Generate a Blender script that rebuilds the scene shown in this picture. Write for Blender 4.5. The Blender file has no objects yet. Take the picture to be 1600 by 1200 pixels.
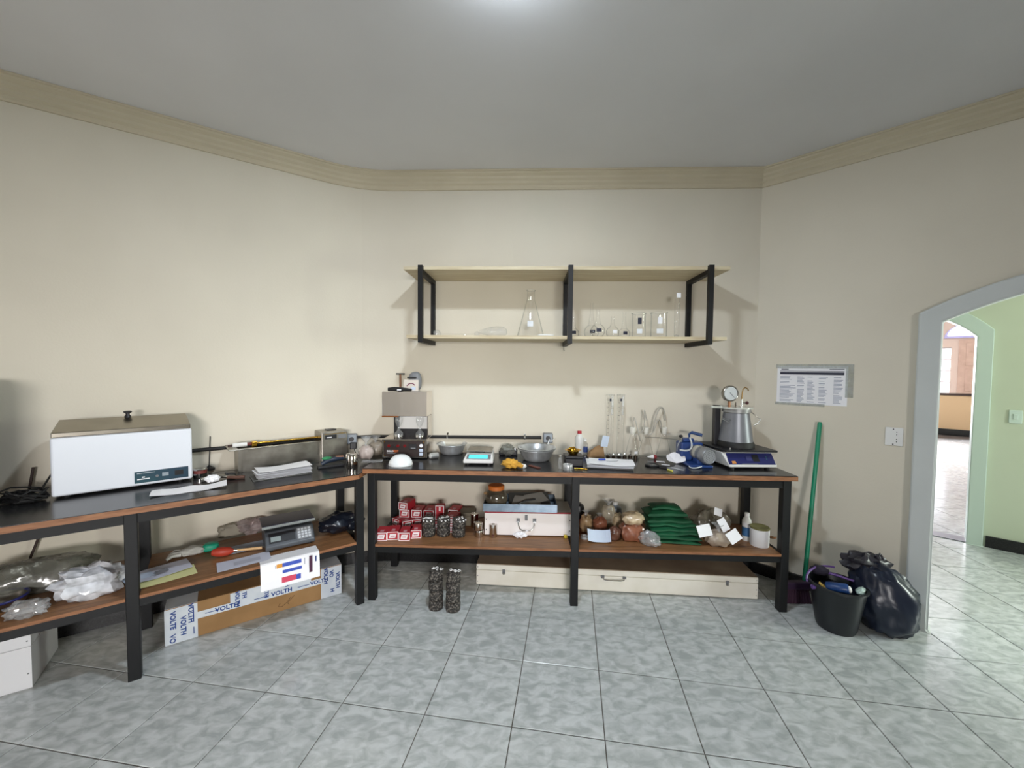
import bpy, math, random
from mathutils import Vector, Matrix, noise, Euler
random.seed(7)
SC = bpy.context.scene
COL = SC.collection
R = math.radians
# ------------------------------------------------------------------ camera
FPX, PITCH, ROLL, CAMH = 627.8, .03923, -.009866, 1.57
cp, sp, cr, sr = math.cos(PITCH), math.sin(PITCH), math.cos(ROLL), math.sin(ROLL)
_r, _d, _f = Vector((1, 0, 0)), Vector((0, -sp, -cp)), Vector((0, cp, -sp))
RIGHT, DOWN, FWD = cr*_r + sr*_d, -sr*_r + cr*_d, _f
CAM = Vector((0, 0, CAMH))
cd = bpy.data.cameras.new('camera'); cam = bpy.data.objects.new('camera', cd); COL.objects.link(cam)
cd.sensor_width = 36; cd.lens = FPX/1600*36; cd.clip_start = .02; cd.clip_end = 200
m = Matrix((RIGHT, -DOWN, -FWD)).transposed().to_4x4(); m.translation = CAM
cam.matrix_world = m
SC.camera = cam
# ------------------------------------------------------------------ world, daylight, exposure
SC.view_settings.view_transform = 'Standard'; SC.view_settings.look = 'None'
SC.view_settings.gamma = 1; SC.view_settings.use_curve_mapping = False
SC.view_settings.exposure = 0.0
W = bpy.data.worlds.new('sky'); SC.world = W; W.use_nodes = True
wb = W.node_tree.nodes['Background']; wb.inputs[0].default_value = (.80, .88, 1, 1); wb.inputs[1].default_value = 0.6
def area(name, loc, rot, sx, sy, power, col, spread=180):
    l = bpy.data.lights.new(name, 'AREA'); l.shape = 'RECTANGLE'; l.size = sx; l.size_y = sy; l.energy = power; l.color = col; l.spread = R(spread)
    o = bpy.data.objects.new(name, l); COL.objects.link(o); o.location = loc; o.rotation_euler = rot
    return o
# daylight entering by the side and far room windows; the rear and hall lights are added fill
area('daylight_side_window', (-3.36, .35, 1.40), (0, R(-90), 0), 1.0, 1.0, 10, (1, .86, .74))
area('fill_rear_door', (1.15, -5.3, 1.95), (R(87), 0, R(9)), 2.4, .9, 455, (1, .97, .95))  # added fill outside the unseen rear door, placed so upper and right walls stay dim
area('fill_hall', (5.35, 1.0, 1.6), (0, R(90), R(10)), 1.3, 1.3, 150, (.90, 1, .90))  # added fill that brightens the hall; no window stands here
area('daylight_far_window', (8.2, 10.4, 1.9), (R(-90), 0, R(-20)), 2.0, 1.8, 800, (.96, .94, 1))
# ------------------------------------------------------------------ pixel helpers: a pixel + a known height or wall gives a real place
def ray(x, y): return RIGHT*((x-800)/FPX) + DOWN*((y-600)/FPX) + FWD
def at(x, y, z, back=0):
    d = ray(x, y); k = (z-CAMH)/d.z; p = CAM + d*k
    if back:
        h = Vector((d.x, d.y, 0)).normalized(); p = p + h*back
    return p
def onw(x, y, P, n):
    d = ray(x, y); k = (P[0]*n[0]+P[1]*n[1])/(d.x*n[0]+d.y*n[1]); return CAM + d*k
def depth(P): return (Vector(P)-CAM).dot(FWD)
def prj(P):
    c = Vector(P)-CAM; w = c.dot(FWD)
    return (800+FPX*c.dot(RIGHT)/w, 600+FPX*c.dot(DOWN)/w, w)
def up(P, py):
    lo, hi = -1., 4.
    for _ in range(40):
        mm = (lo+hi)/2
        if prj((P[0], P[1], mm))[1] > py: lo = mm
        else: hi = mm
    return mm
def wpx(n, P): return n*depth(P)/FPX          # n pixels seen at P, in metres
# ------------------------------------------------------------------ materials
def lin(c):
    o = []
    for v in c[:3]:
        v /= 255.; o.append(v/12.92 if v <= .04045 else ((v+.055)/1.055)**2.4)
    return (*o, 1)
MATS = {}
def M(name, col=(128,128,128), rough=.5, metal=0, col2=None, scale=8, detail=3, bump=0, bscale=60, emit=0, stretch=None, rand=0, lo=.35, hi=.65, spec=.5, alpha=None, coord='Object', dist=0, sheen=0, coat=0):
    if name in MATS: return MATS[name]
    mt = bpy.data.materials.new(name); mt.use_nodes = True; nt = mt.node_tree; N = nt.nodes; L = nt.links
    b = N['Principled BSDF']; b.inputs['Base Color'].default_value = lin(col); b.inputs['Roughness'].default_value = rough
    b.inputs['Metallic'].default_value = metal; b.inputs['Specular IOR Level'].default_value = spec
    if coat: b.inputs['Coat Weight'].default_value = coat; b.inputs['Coat Roughness'].default_value = .15
    tc = N.new('ShaderNodeTexCoord'); src = tc.outputs['Object']
    if coord == 'World':
        g = N.new('ShaderNodeNewGeometry'); src = g.outputs['Position']
    mp = N.new('ShaderNodeMapping'); L.new(src, mp.inputs[0])
    if stretch: mp.inputs['Scale'].default_value = stretch
    out = None
    if col2:
        n = N.new('ShaderNodeTexNoise'); n.inputs['Scale'].default_value = scale; n.inputs['Detail'].default_value = detail; n.inputs['Distortion'].default_value = dist
        L.new(mp.outputs[0], n.inputs['Vector'])
        r = N.new('ShaderNodeValToRGB'); r.color_ramp.elements[0].position = lo; r.color_ramp.elements[1].position = hi
        r.color_ramp.elements[0].color = lin(col); r.color_ramp.elements[1].color = lin(col2); L.new(n.outputs[0], r.inputs[0]); out = r.outputs[0]
    if rand:
        oi = N.new('ShaderNodeObjectInfo'); h = N.new('ShaderNodeHueSaturation')
        mr = N.new('ShaderNodeMapRange'); mr.inputs[3].default_value = 1-rand; mr.inputs[4].default_value = 1+rand
        L.new(oi.outputs['Random'], mr.inputs[0]); L.new(mr.outputs[0], h.inputs['Value'])
        if out: L.new(out, h.inputs['Color'])
        else: h.inputs['Color'].default_value = lin(col)
        out = h.outputs[0]
    if out: L.new(out, b.inputs['Base Color'])
    if bump:
        n2 = N.new('ShaderNodeTexNoise'); n2.inputs['Scale'].default_value = bscale; n2.inputs['Detail'].default_value = 3; L.new(mp.outputs[0], n2.inputs['Vector'])
        bp = N.new('ShaderNodeBump'); bp.inputs['Strength'].default_value = bump; bp.inputs['Distance'].default_value = .01
        L.new(n2.outputs[0], bp.inputs['Height']); L.new(bp.outputs[0], b.inputs['Normal'])
    if emit:
        b.inputs['Emission Color'].default_value = lin(col); b.inputs['Emission Strength'].default_value = emit
    MATS[name] = mt; return mt
def thin(name, col=(255,255,255), edge=(196,204,202), gloss=.12, rough=.03, milk=0, milkcol=(225,228,230), bump=0, bscale=30, blend=.35):
    """thin clear wall: transparent in the middle, denser towards its edges, with a glossy skin and an optional milky share"""
    if name in MATS: return MATS[name]
    mt = bpy.data.materials.new(name); mt.use_nodes = True; nt = mt.node_tree; N = nt.nodes; L = nt.links
    N.remove(N['Principled BSDF']); out = N['Material Output']
    lw = N.new('ShaderNodeLayerWeight'); lw.inputs[0].default_value = blend
    r = N.new('ShaderNodeValToRGB'); r.color_ramp.elements[0].color = lin(col); r.color_ramp.elements[1].color = lin(edge)
    r.color_ramp.elements[0].position = .35; L.new(lw.outputs['Facing'], r.inputs[0])
    t = N.new('ShaderNodeBsdfTransparent'); L.new(r.outputs[0], t.inputs[0])
    g = N.new('ShaderNodeBsdfGlossy'); g.inputs['Roughness'].default_value = rough
    fr = N.new('ShaderNodeLayerWeight'); fr.inputs[0].default_value = .5
    pw = N.new('ShaderNodeMath'); pw.operation = 'POWER'; pw.inputs[1].default_value = 4.0; L.new(fr.outputs['Facing'], pw.inputs[0])
    ma = N.new('ShaderNodeMath'); ma.operation = 'MULTIPLY_ADD'; ma.inputs[1].default_value = .55; ma.inputs[2].default_value = .03+gloss*.2; ma.use_clamp = True
    L.new(pw.outputs[0], ma.inputs[0])
    mx = N.new('ShaderNodeMixShader'); L.new(ma.outputs[0], mx.inputs[0]); L.new(t.outputs[0], mx.inputs[1]); L.new(g.outputs[0], mx.inputs[2])
    last = mx
    if milk:
        d = N.new('ShaderNodeBsdfDiffuse'); d.inputs[0].default_value = lin(milkcol)
        m2 = N.new('ShaderNodeMixShader')
        tc = N.new('ShaderNodeTexCoord'); n = N.new('ShaderNodeTexNoise'); n.inputs['Scale'].default_value = bscale; L.new(tc.outputs['Object'], n.inputs['Vector'])
        mr = N.new('ShaderNodeMapRange'); mr.inputs[1].default_value = .3; mr.inputs[2].default_value = .7; mr.inputs[3].default_value = milk*.5; mr.inputs[4].default_value = min(1, milk*1.5)
        L.new(n.outputs[0], mr.inputs[0]); L.new(mr.outputs[0], m2.inputs[0]); L.new(mx.outputs[0], m2.inputs[1]); L.new(d.outputs[0], m2.inputs[2]); last = m2
    if bump:
        tc = N.new('ShaderNodeTexCoord'); n = N.new('ShaderNodeTexNoise'); n.inputs['Scale'].default_value = bscale; L.new(tc.outputs['Object'], n.inputs['Vector'])
        bp = N.new('ShaderNodeBump'); bp.inputs['Strength'].default_value = bump; bp.inputs['Distance'].default_value = .01
        L.new(n.outputs[0], bp.inputs['Height']); L.new(bp.outputs[0], g.inputs['Normal']); L.new(bp.outputs[0], fr.inputs['Normal'])
    L.new(last.outputs[0], out.inputs[0]); MATS[name] = mt; return mt
mWall = M('cream wall paint', (218,211,195), .75, col2=(212,205,189), scale=1.3, bump=.06, bscale=90, coord='World')
mCor = M('tan cornice paint', (204,194,170), .7, col2=(197,187,163), scale=3, coord='World')
mCeil = M('white ceiling paint', (220,220,222), .85, col2=(214,214,216), scale=1.2, coord='World')
mGreen = M('green tinted plaster', (208,218,196), .8, col2=(203,213,190), scale=1.5, coord='World')
mCasing = M('grey white casing gloss', (200,204,203), .4, col2=(194,199,198), scale=3, coord='World')
mPink = M('salmon wall', (236,212,194), .85, col2=(232,208,190), scale=2, coord='World')
mTan = M('tan dado paint', (222,190,146), .8)
mGranite = M('black granite', (16,16,18), .35, col2=(48,48,50), scale=120, coord='World', lo=.45, hi=.75)
mGrout = M('grey brown grout', (104,98,90), .85, col2=(88,82,76), scale=5, coord='World')
mTile = M('marbled floor tile', (166,171,170), .16, col2=(200,204,204), scale=15, detail=9, dist=.6, coord='World', rand=.035, lo=.36, hi=.64, stretch=(1,1.6,1))
mBlack = M('black painted steel', (15,16,18), .5, bump=.03, spec=.35)
mWood = M('brown laminate', (146,104,68), .45, col2=(118,82,52), scale=6, stretch=(1,9,9), detail=5, coord='Object')
mEdge = M('orange wood edge', (152,104,70), .5, col2=(124,80,50), scale=14, stretch=(1,6,6))
mTop = M('black glossy laminate', (26,26,28), .22, col2=(34,34,36), scale=3)
mPine = M('pale pine board', (206,194,166), .55, col2=(186,170,138), scale=5, stretch=(1,12,12), detail=5)
mSteel = M('brushed stainless', (214,208,202), .13, 1, col2=(200,194,188), scale=8, bump=.03, bscale=12)
mSteelD = M('dull stainless', (172,168,160), .36, 1, col2=(140,136,128), scale=9, bump=.05, bscale=20)
mAlu = M('aluminium', (216,218,220), .34, .6, col2=(175,178,180), scale=10)
mChrome = M('chrome', (215,215,215), .08, 1)
mBrass = M('brass', (205,160,60), .22, 1)
mWhiteP = M('white enamel', (232,236,244), .3)
mWhite = M('white plastic', (228,228,226), .4)
mPaper = M('white paper', (236,236,240), .8)
mPaperB = M('bluish paper', (196,208,226), .8)
mGreyP = M('grey plastic', (118,120,124), .45)
mDark = M('dark plastic', (28,28,32), .4)
mRubber = M('black rubber', (14,14,15), .6)
mTeal = M('teal label', (18,84,88), .45, col2=(24,58,78), scale=3)
mNavy = M('navy panel', (34,38,96), .4)
mRed = M('red carton', (168,26,42), .55, rand=.06)
mCartW = M('white carton print', (234,226,228), .6)
mSpec = M('bituminous aggregate', (40,37,35), .55, col2=(140,133,124), scale=95, detail=2, bump=1, bscale=110, lo=.48, hi=.74)
mChalk = M('white paint marks', (238,238,238), .7)
mCard = M('brown cardboard', (156,120,78), .8, col2=(142,108,68), scale=6)
mTapeW = M('white packing tape', (214,220,226), .35, col2=(198,206,216), scale=10)
mTapeB = M('blue tape print', (22,62,136), .5)
mWoodW = M('white painted wood', (242,238,228), .55, col2=(230,225,212), scale=5, coord='Object')
mTopShade = M('shaded box top', (150,132,112), .7, col2=(136,118,100), scale=6)  # shade on the long box's white top, put into the colour
mGlass = thin('clear glass')
mGlassM = thin('glass with a milky film', gloss=.2, milk=.10)
mBagC = thin('clear polythene', (250,250,250), (170,175,178), .3, .12, milk=.22, bump=.8, bscale=22)
mBagW = thin('white carrier plastic', (235,238,242), (190,195,200), .3, .2, milk=.62, milkcol=(232,234,240), bump=.5, bscale=18)
mBagB = M('black refuse plastic', (22,27,38), .28, bump=.5, bscale=14)
mNavyBag = M('navy refuse plastic', (20,28,46), .3, bump=.4, bscale=10)
mSandB = M('brown sand in film', (150,96,72), .3, col2=(128,78,58), scale=30, bump=.25, bscale=25, coat=.5)
mSandT = M('tan sand in film', (176,150,114), .3, col2=(152,124,90), scale=30, bump=.25, bscale=25, coat=.5)
mSandP = M('pale sand in film', (206,188,156), .3, col2=(180,158,126), scale=24, bump=.25, bscale=25, coat=.5)
mSandD = M('dark brown sand in film', (112,76,62), .3, col2=(92,60,48), scale=30, bump=.25, bscale=25, coat=.5)
mTarp = M('green tarpaulin', (18,92,58), .6, col2=(14,74,46), scale=8, bump=.12, bscale=40)
mLCD = M('cyan lcd', (70,205,220), .3, emit=.9)
mGreenP = M('green painted stick', (28,140,104), .4)
mPurple = M('purple plastic', (96,68,132), .4)
mMaroon = M('maroon bristles', (58,30,52), .8)
mYellow = M('yellow cloth', (208,160,62), .85, col2=(190,140,48), scale=20, bump=.3)
mBlue = M('blue machine enamel', (34,62,120), .35)
mMotor = M('grey cast aluminium', (150,152,156), .4, .6)
mPot = M('grey anodised pot', (126,128,134), .38, .35, col2=(116,118,124), scale=5)
mOrange = M('amber screw lid', (196,108,44), .4)
mJar = thin('smoky jar glass', (196,188,174), (120,112,100), .4, milk=.3, milkcol=(130,120,104), bscale=12)
mTray = M('galvanised tray', (128,142,156), .32, .9, col2=(108,122,136), scale=14)
mCase = M('white lacquered case', (236,230,228), .4)
mCaseR = M('red case side', (148,34,46), .45)
mPanelB = M('brown black panel', (46,34,32), .35)
mInk = M('dark print', (40,42,60), .7)
mInkG = M('grey print', (150,154,172), .8)
mKraft = M('kraft paper', (150,118,82), .8, col2=(130,100,66), scale=12, bump=.3, bscale=30)
# ------------------------------------------------------------------ mesh helpers
class MB:
    def __init__(s): s.v = []; s.f = []
    def add(s, vs, fs):
        o = len(s.v); s.v += [tuple(v) for v in vs]; s.f += [tuple(i+o for i in f) for f in fs]; return s
    def box(s, x0, x1, y0, y1, z0, z1):
        return s.add([(x0,y0,z0),(x1,y0,z0),(x1,y1,z0),(x0,y1,z0),(x0,y0,z1),(x1,y0,z1),(x1,y1,z1),(x0,y1,z1)],
                     [(3,2,1,0),(4,5,6,7),(0,1,5,4),(1,2,6,5),(2,3,7,6),(3,0,4,7)])
    def obox(s, c, size, rot=(0,0,0)):
        E = Euler(rot).to_matrix(); a, b, d = [q/2 for q in size]; t = MB().box(-a,a,-b,b,-d,d)
        return s.add([Vector(c)+E@Vector(v) for v in t.v], t.f)
    def bar(s, p0, p1, w, h=None):
        p0, p1 = Vector(p0), Vector(p1); d = p1-p0; h = h or w
        q = d.to_track_quat('X', 'Z').to_matrix(); t = MB().box(0, d.length, -w/2, w/2, -h/2, h/2)
        return s.add([p0+q@Vector(v) for v in t.v], t.f)
    def cyl(s, p0, p1, r0, r1=None, n=20, cap=True):
        r1 = r0 if r1 is None else r1; p0, p1 = Vector(p0), Vector(p1); q = (p1-p0).to_track_quat('Z', 'X').to_matrix(); vs = []
        for p, r in ((p0, r0), (p1, r1)):
            for k in range(n):
                a = 2*math.pi*k/n; vs.append(p+q@Vector((r*math.cos(a), r*math.sin(a), 0)))
        fs = [(k, (k+1) % n, n+(k+1) % n, n+k) for k in range(n)]
        if cap: fs += [tuple(range(n-1, -1, -1)), tuple(range(n, 2*n))]
        return s.add(vs, fs)
    def lathe(s, prof, n=28, c=(0,0,0), axis=None):
        vs = []; fs = []; q = Vector(axis).to_track_quat('Z', 'X').to_matrix() if axis else Matrix.Identity(3)
        for r, z in prof:
            for k in range(n):
                a = 2*math.pi*k/n; vs.append(Vector(c)+q@Vector((max(r,1e-5)*math.cos(a), max(r,1e-5)*math.sin(a), z)))
        for i in range(len(prof)-1):
            for k in range(n): fs.append((i*n+k, i*n+(k+1) % n, (i+1)*n+(k+1) % n, (i+1)*n+k))
        return s.add(vs, fs)
    def tube(s, pts, r, n=8, closed=False):
        pts = [Vector(p) for p in pts]; m_ = len(pts); vs = []; fs = []; up_ = None
        for i, p in enumerate(pts):
            a = pts[(i-1) % m_] if (closed or i) else p; b = pts[(i+1) % m_] if (closed or i < m_-1) else p
            t = (b-a).normalized()
            if up_ is None: up_ = t.orthogonal().normalized()
            up_ = (up_-t*up_.dot(t)).normalized(); sd = t.cross(up_)
            rr = r[i] if isinstance(r, (list, tuple)) else r
            for k in range(n):
                g = 2*math.pi*k/n; vs.append(p+(up_*math.cos(g)+sd*math.sin(g))*rr)
        for i in range(m_ if closed else m_-1):
            for k in range(n): fs.append((i*n+k, i*n+(k+1) % n, ((i+1) % m_)*n+(k+1) % n, ((i+1) % m_)*n+k))
        if not closed: fs += [tuple(range(n-1, -1, -1)), tuple((m_-1)*n+k for k in range(n))]
        return s.add(vs, fs)
    def prism(s, poly, z0, z1):
        n = len(poly); vs = [(*p, z0) for p in poly]+[(*p, z1) for p in poly]
        return s.add(vs, [tuple(range(n-1, -1, -1)), tuple(range(n, 2*n))]+[(k, (k+1) % n, n+(k+1) % n, n+k) for k in range(n)])
    def blob(s, c, rad, seed=0, amp=.12, freq=2.2, n=26, flat=.0, box=2.0):
        """lumpy closed form; box > 2 squares it off; flat cuts it level at the bottom"""
        vs = []; fs = []; h = n//2
        def se(v): return math.copysign(abs(v)**(2/box), v)
        for i in range(h+1):
            th = math.pi*i/h
            for k in range(n):
                ph = 2*math.pi*k/n; d = Vector((se(math.sin(th))*se(math.cos(ph)), se(math.sin(th))*se(math.sin(ph)), se(math.cos(th))))
                w = 1+amp*noise.noise(d*freq+Vector((seed*7.1, seed*3.3, seed)))+amp*.5*noise.noise(d*freq*2.7+Vector((seed, seed*5, 1)))+amp*.22*noise.noise(d*freq*6.1+Vector((seed*2, 3, seed)))
                p = Vector((d.x*rad[0]*w, d.y*rad[1]*w, d.z*rad[2]*w)); p.z = max(p.z, -rad[2]*(1-flat)); vs.append(Vector(c)+p)
        for i in range(h):
            for k in range(n): fs.append((i*n+k, (i+1)*n+k, (i+1)*n+(k+1) % n, i*n+(k+1) % n))
        return s.add(vs, fs)
    def sheet(s, w, d, seed=0, amp=.004, nx=10, ny=8, z=.001, curl=0, freq=6, t=.0007):
        g = []
        for j in range(ny+1):
            for i in range(nx+1):
                x = w*(i/nx-.5); y = d*(j/ny-.5)
                zz = z+amp*(.5+noise.noise(Vector((x*freq, y*freq, seed*3.7)))*1.0)+curl*(abs(x/w*2)**3)
                g.append((x, y, max(z, zz)))
        n = len(g); vs = g+[(x, y, q+t) for x, y, q in g]; fs = []
        for j in range(ny):
            for i in range(nx):
                a = j*(nx+1)+i; b = a+1; c = b+nx+1; e = a+nx+1
                fs += [(e, c, b, a), (n+a, n+b, n+c, n+e)]
        rim = [i for i in range(nx)]+[nx+(nx+1)*j for j in range(ny)]+[(nx+1)*(ny+1)-1-i for i in range(nx)]+[(nx+1)*(ny-j) for j in range(ny)]
        for i, a in enumerate(rim):
            b = rim[(i+1) % len(rim)]; fs.append((a, b, n+b, n+a))
        return s.add(vs, fs)
    def xf(s, loc=(0,0,0), rot=(0,0,0), sc=(1,1,1)):
        E = Euler(rot).to_matrix(); s.v = [tuple(Vector(loc)+E@Vector((v[0]*sc[0], v[1]*sc[1], v[2]*sc[2]))) for v in s.v]; return s
    def mesh(s, name, mat):
        me = bpy.data.meshes.new(name); me.from_pydata(s.v, [], s.f); me.validate(); me.update()
        if mat: me.materials.append(mat)
        return me
def link(name, me, parent=None):
    o = bpy.data.objects.new(name, me); COL.objects.link(o)
    if parent: o.parent = parent
    return o
def part(parent, name, mb, mat, smooth=False, bevel=0, seg=2, label=None):
    me = mb.mesh(name, mat)
    if smooth:
        for p in me.polygons: p.use_smooth = True
        try: me.set_sharp_from_angle(angle=R(42))
        except Exception: pass
    o = link(name, me, parent)
    if bevel:
        b = o.modifiers.new('bevel', 'BEVEL'); b.width = bevel; b.segments = seg; b.limit_method = 'ANGLE'; b.angle_limit = R(40)
    if label: o['label'] = label
    return o
def tag(o, label, cat, group=None):
    o['label'] = label; o['category'] = cat
    if group: o['group'] = group
    return o
def thing(name, label, cat, loc, rz=0, group=None, tilt=(0,0)):
    o = bpy.data.objects.new(name, None); COL.objects.link(o); o.empty_display_size = .05
    o.location = loc; o.rotation_euler = (tilt[0], tilt[1], rz)
    return tag(o, label, cat, group)
def solo(name, mb, mat, label, cat, loc=(0,0,0), rz=0, group=None, **k):
    o = part(None, name, mb, mat, **k); o.location = loc; o.rotation_euler = (0, 0, rz); return tag(o, label, cat, group)
def struct(name, mb, mat, parent=None, **k):
    o = part(parent, name, mb, mat, **k)
    if not parent: o['kind'] = 'structure'
    return o
def text(parent, name, body, size, mat, loc, rot=(R(90),0,0), ax='CENTER', sx=1, bold=0):
    c = bpy.data.curves.new(name, 'FONT'); c.body = body; c.size = size; c.align_x = ax; c.align_y = 'CENTER'; c.resolution_u = 2; c.offset = bold
    t = bpy.data.objects.new('tmp', c); COL.objects.link(t)
    me = bpy.data.meshes.new_from_object(t.evaluated_get(bpy.context.evaluated_depsgraph_get()))
    bpy.data.objects.remove(t); bpy.data.curves.remove(c)
    me.materials.clear(); me.materials.append(mat)
    o = link(name, me, parent); o.location = loc; o.rotation_euler = rot; o.scale = (sx, 1, 1); return o
# ------------------------------------------------------------------ room shell
CEIL = 3.07
CR = Vector((1.88, 3.10)); T45 = Vector((.70711, -.70711)); N45 = (.70711, .70711)
thb = R(-2.3); UB = Vector((math.cos(thb), math.sin(thb))); NB = (-math.sin(thb), math.cos(thb))
thl = R(35); UL = Vector((math.cos(thl), math.sin(thl))); NL = (-math.sin(thl), math.cos(thl))
LP = Vector((-1.66, 2.90))
# meeting of the back and left walls, rounded
A_ = ((LP.x-CR.x)*NB[0]+(LP.y-CR.y)*NB[1]); t_ = -A_/(UL.x*NB[0]+UL.y*NB[1]); CL = LP+UL*t_
TAN = .26; turn = thl-thb; RAD = TAN/math.tan(turn/2)
p_start = CL+UB*TAN; ctr = p_start-Vector(NB)*RAD
def arc_pts(off=0, n=12):
    out = []
    for k in range(n+1):
        a = turn*k/n; nrm = Vector(NB); ca, sa = math.cos(a), math.sin(a)
        nv = Vector((nrm.x*ca-nrm.y*sa, nrm.x*sa+nrm.y*ca)); out.append(ctr+nv*(RAD-off))
    return out
LEFT_END = LP-UL*2.1                      # left wall meets the side wall
XW = LEFT_END.x; RE = CR+T45*2.95; YB = -2.6
def wall_strip(pts, z0, z1, thick):
    """upright wall along pts (inside on the right-hand side when walking), given thickness outwards"""
    mb = MB(); n = len(pts); outs = []
    for i, p in enumerate(pts):
        a = pts[i-1] if i else p; b = pts[i+1] if i < n-1 else p
        d1 = (p-a).normalized() if i else (b-p).normalized(); d2 = (b-p).normalized() if i < n-1 else d1
        t = (d1+d2).normalized(); nn = Vector((-t.y, t.x)); k = 1/max(.3, nn.dot(Vector((-d1.y, d1.x)))); outs.append(p+nn*thick*k)
    vs = [(*p, z0) for p in pts]+[(*p, z1) for p in pts]+[(*p, z0) for p in outs]+[(*p, z1) for p in outs]; fs = []
    for i in range(n-1):
        fs += [(i, i+1, n+i+1, n+i), (2*n+i+1, 2*n+i, 3*n+i, 3*n+i+1), (n+i, n+i+1, 3*n+i+1, 3*n+i), (i+1, i, 2*n+i, 2*n+i+1)]
    fs += [(0, n, 3*n, 2*n), (n-1, 3*n-1, 4*n-1, 2*n-1)]
    return mb.add(vs, fs)
arc = arc_pts()
struct('wall_left', wall_strip([LEFT_END]+[arc[-1-k] for k in range(0, 7)], 0, CEIL, .12), mWall, smooth=True)
struct('wall_back', wall_strip([arc[6-k] for k in range(0, 7)]+[CR], 0, CEIL, .12), mWall, smooth=True)
# right wall with the arched opening: built in its own s/z frame
S0, S1 = .975, 2.70; SC_ = (S0+S1)/2; SPR = 1.868; RI = 1.78
def arch_z(s, r, spring_half, zs): return zs+math.sqrt(r*r-(s-SC_)**2)-math.sqrt(r*r-spring_half**2)
def W45(s, n, z, c=CR): return (c.x+T45.x*s+N45[0]*n, c.y+T45.y*s+N45[1]*n, z)     # n > 0 goes through the wall
def arch_wall(mb, s_lo, s_hi, a0, a1, zs, r, top, n0, n1, c=CR, K=24):
    half = (a1-a0)/2; mid = (a0+a1)/2
    az = lambda s: zs+math.sqrt(max(0, r*r-(s-mid)**2))-math.sqrt(r*r-half*half)
    def blk(prof):       # polygon in s,z swept n0..n1
        n = len(prof); vs = [W45(s, n0, z, c) for s, z in prof]+[W45(s, n1, z, c) for s, z in prof]
        mb.add(vs, [tuple(range(n)), tuple(range(2*n-1, n-1, -1))]+[((k+1) % n, k, n+k, n+(k+1) % n) for k in range(n)])
    blk([(s_lo, 0), (a0, 0), (a0, top), (s_lo, top)]); blk([(a1, 0), (s_hi, 0), (s_hi, top), (a1, top)])
    for k in range(K):
        u0 = a0+(a1-a0)*k/K; u1 = a0+(a1-a0)*(k+1)/K; blk([(u0, az(u0)), (u1, az(u1)), (u1, top), (u0, top)])
    return mb
struct('wall_right', arch_wall(MB(), 0, 2.95, S0-.03, S1+.03, SPR, RI, CEIL, 0, .11), mWall)
def arch_casing(mb, a0, a1, w, zs, r, n0, n1, c=CR, K=30):
    """flat band round the opening: two uprights and the arch"""
    mid = (a0+a1)/2; half = (a1-a0)/2; zc = zs-math.sqrt(r*r-half*half)
    inner = [(a0, 0), (a0, zs)]; outer = [(a0-w, 0), (a0-w, zs+w*.55)]
    ro = math.hypot(half+w, zs+w*.55-zc)
    for k in range(1, K):
        s = a0+(a1-a0)*k/K; inner.append((s, zc+math.sqrt(r*r-(s-mid)**2)))
        so = a0-w+(a1-a0+2*w)*k/K; outer.append((so, zc+math.sqrt(ro*ro-(so-mid)**2)))
    inner += [(a1, zs), (a1, 0)]; outer += [(a1+w, zs+w*.55), (a1+w, 0)]
    n = len(inner); vs = []
    for nn in (n0, n1): vs += [W45(s, nn, z, c) for s, z in outer]+[W45(s, nn, z, c) for s, z in inner]
    fs = []
    for k in range(n-1):
        fs += [(k, k+1, n+k+1, n+k)[::-1], (2*n+k, 2*n+k+1, 3*n+k+1, 3*n+k), (k+1, k, 2*n+k, 2*n+k+1)[::-1], (n+k, n+k+1, 3*n+k+1, 3*n+k)[::-1]]
    fs += [(0, n, 3*n, 2*n), (n-1, 3*n-1, 4*n-1, 2*n-1)]
    return mb.add(vs, fs)
struct('trim_1', arch_casing(MB(), S0, S1, .105, SPR, RI, -.065, .03), mCasing, bevel=.012, seg=3)
struct('trim_2', arch_casing(MB(), S0-.03, S1+.03, .02, SPR, RI, .03, .15), M('cream jamb', (206,206,184), .5))
# remaining walls round the viewer
struct('wall_side', MB().box(XW-.12, XW, YB, -.35, 0, CEIL).box(XW-.12, XW, 1.05, LEFT_END.y+.05, 0, CEIL).box(XW-.12, XW, -.35, 1.05, 0, .75).box(XW-.12, XW, -.35, 1.05, 2.05, CEIL), mWall)
wf = struct('window_1', MB().box(XW-.12, XW-.05, -.35, -.30, .75, 2.05).box(XW-.12, XW-.05, 1.0, 1.05, .75, 2.05).box(XW-.12, XW-.05, -.30, 1.0, .75, .80).box(XW-.12, XW-.05, -.30, 1.0, 2.0, 2.05), mWhite)
struct('wall_rear', MB().box(XW, -.55, YB-.12, YB, 0, CEIL).box(1.25, RE.x+.1, YB-.12, YB, 0, CEIL).box(-.55, 1.25, YB-.12, YB, 2.05, CEIL), mWall)
struct('wall_return', MB().box(RE.x, RE.x+.1, YB, RE.y, 0, CEIL), mWall)
# ceiling, one slab for room, hall and far room heights
poly = [tuple(LEFT_END), *[tuple(p) for p in reversed(arc)], tuple(CR), tuple(RE), (RE.x, YB), (XW, YB)]
poly = [tuple(p) for p in poly]
struct('ceiling', MB().prism([(p[0]*1.0, p[1]) for p in poly], CEIL, CEIL+.1), mCeil)
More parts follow.
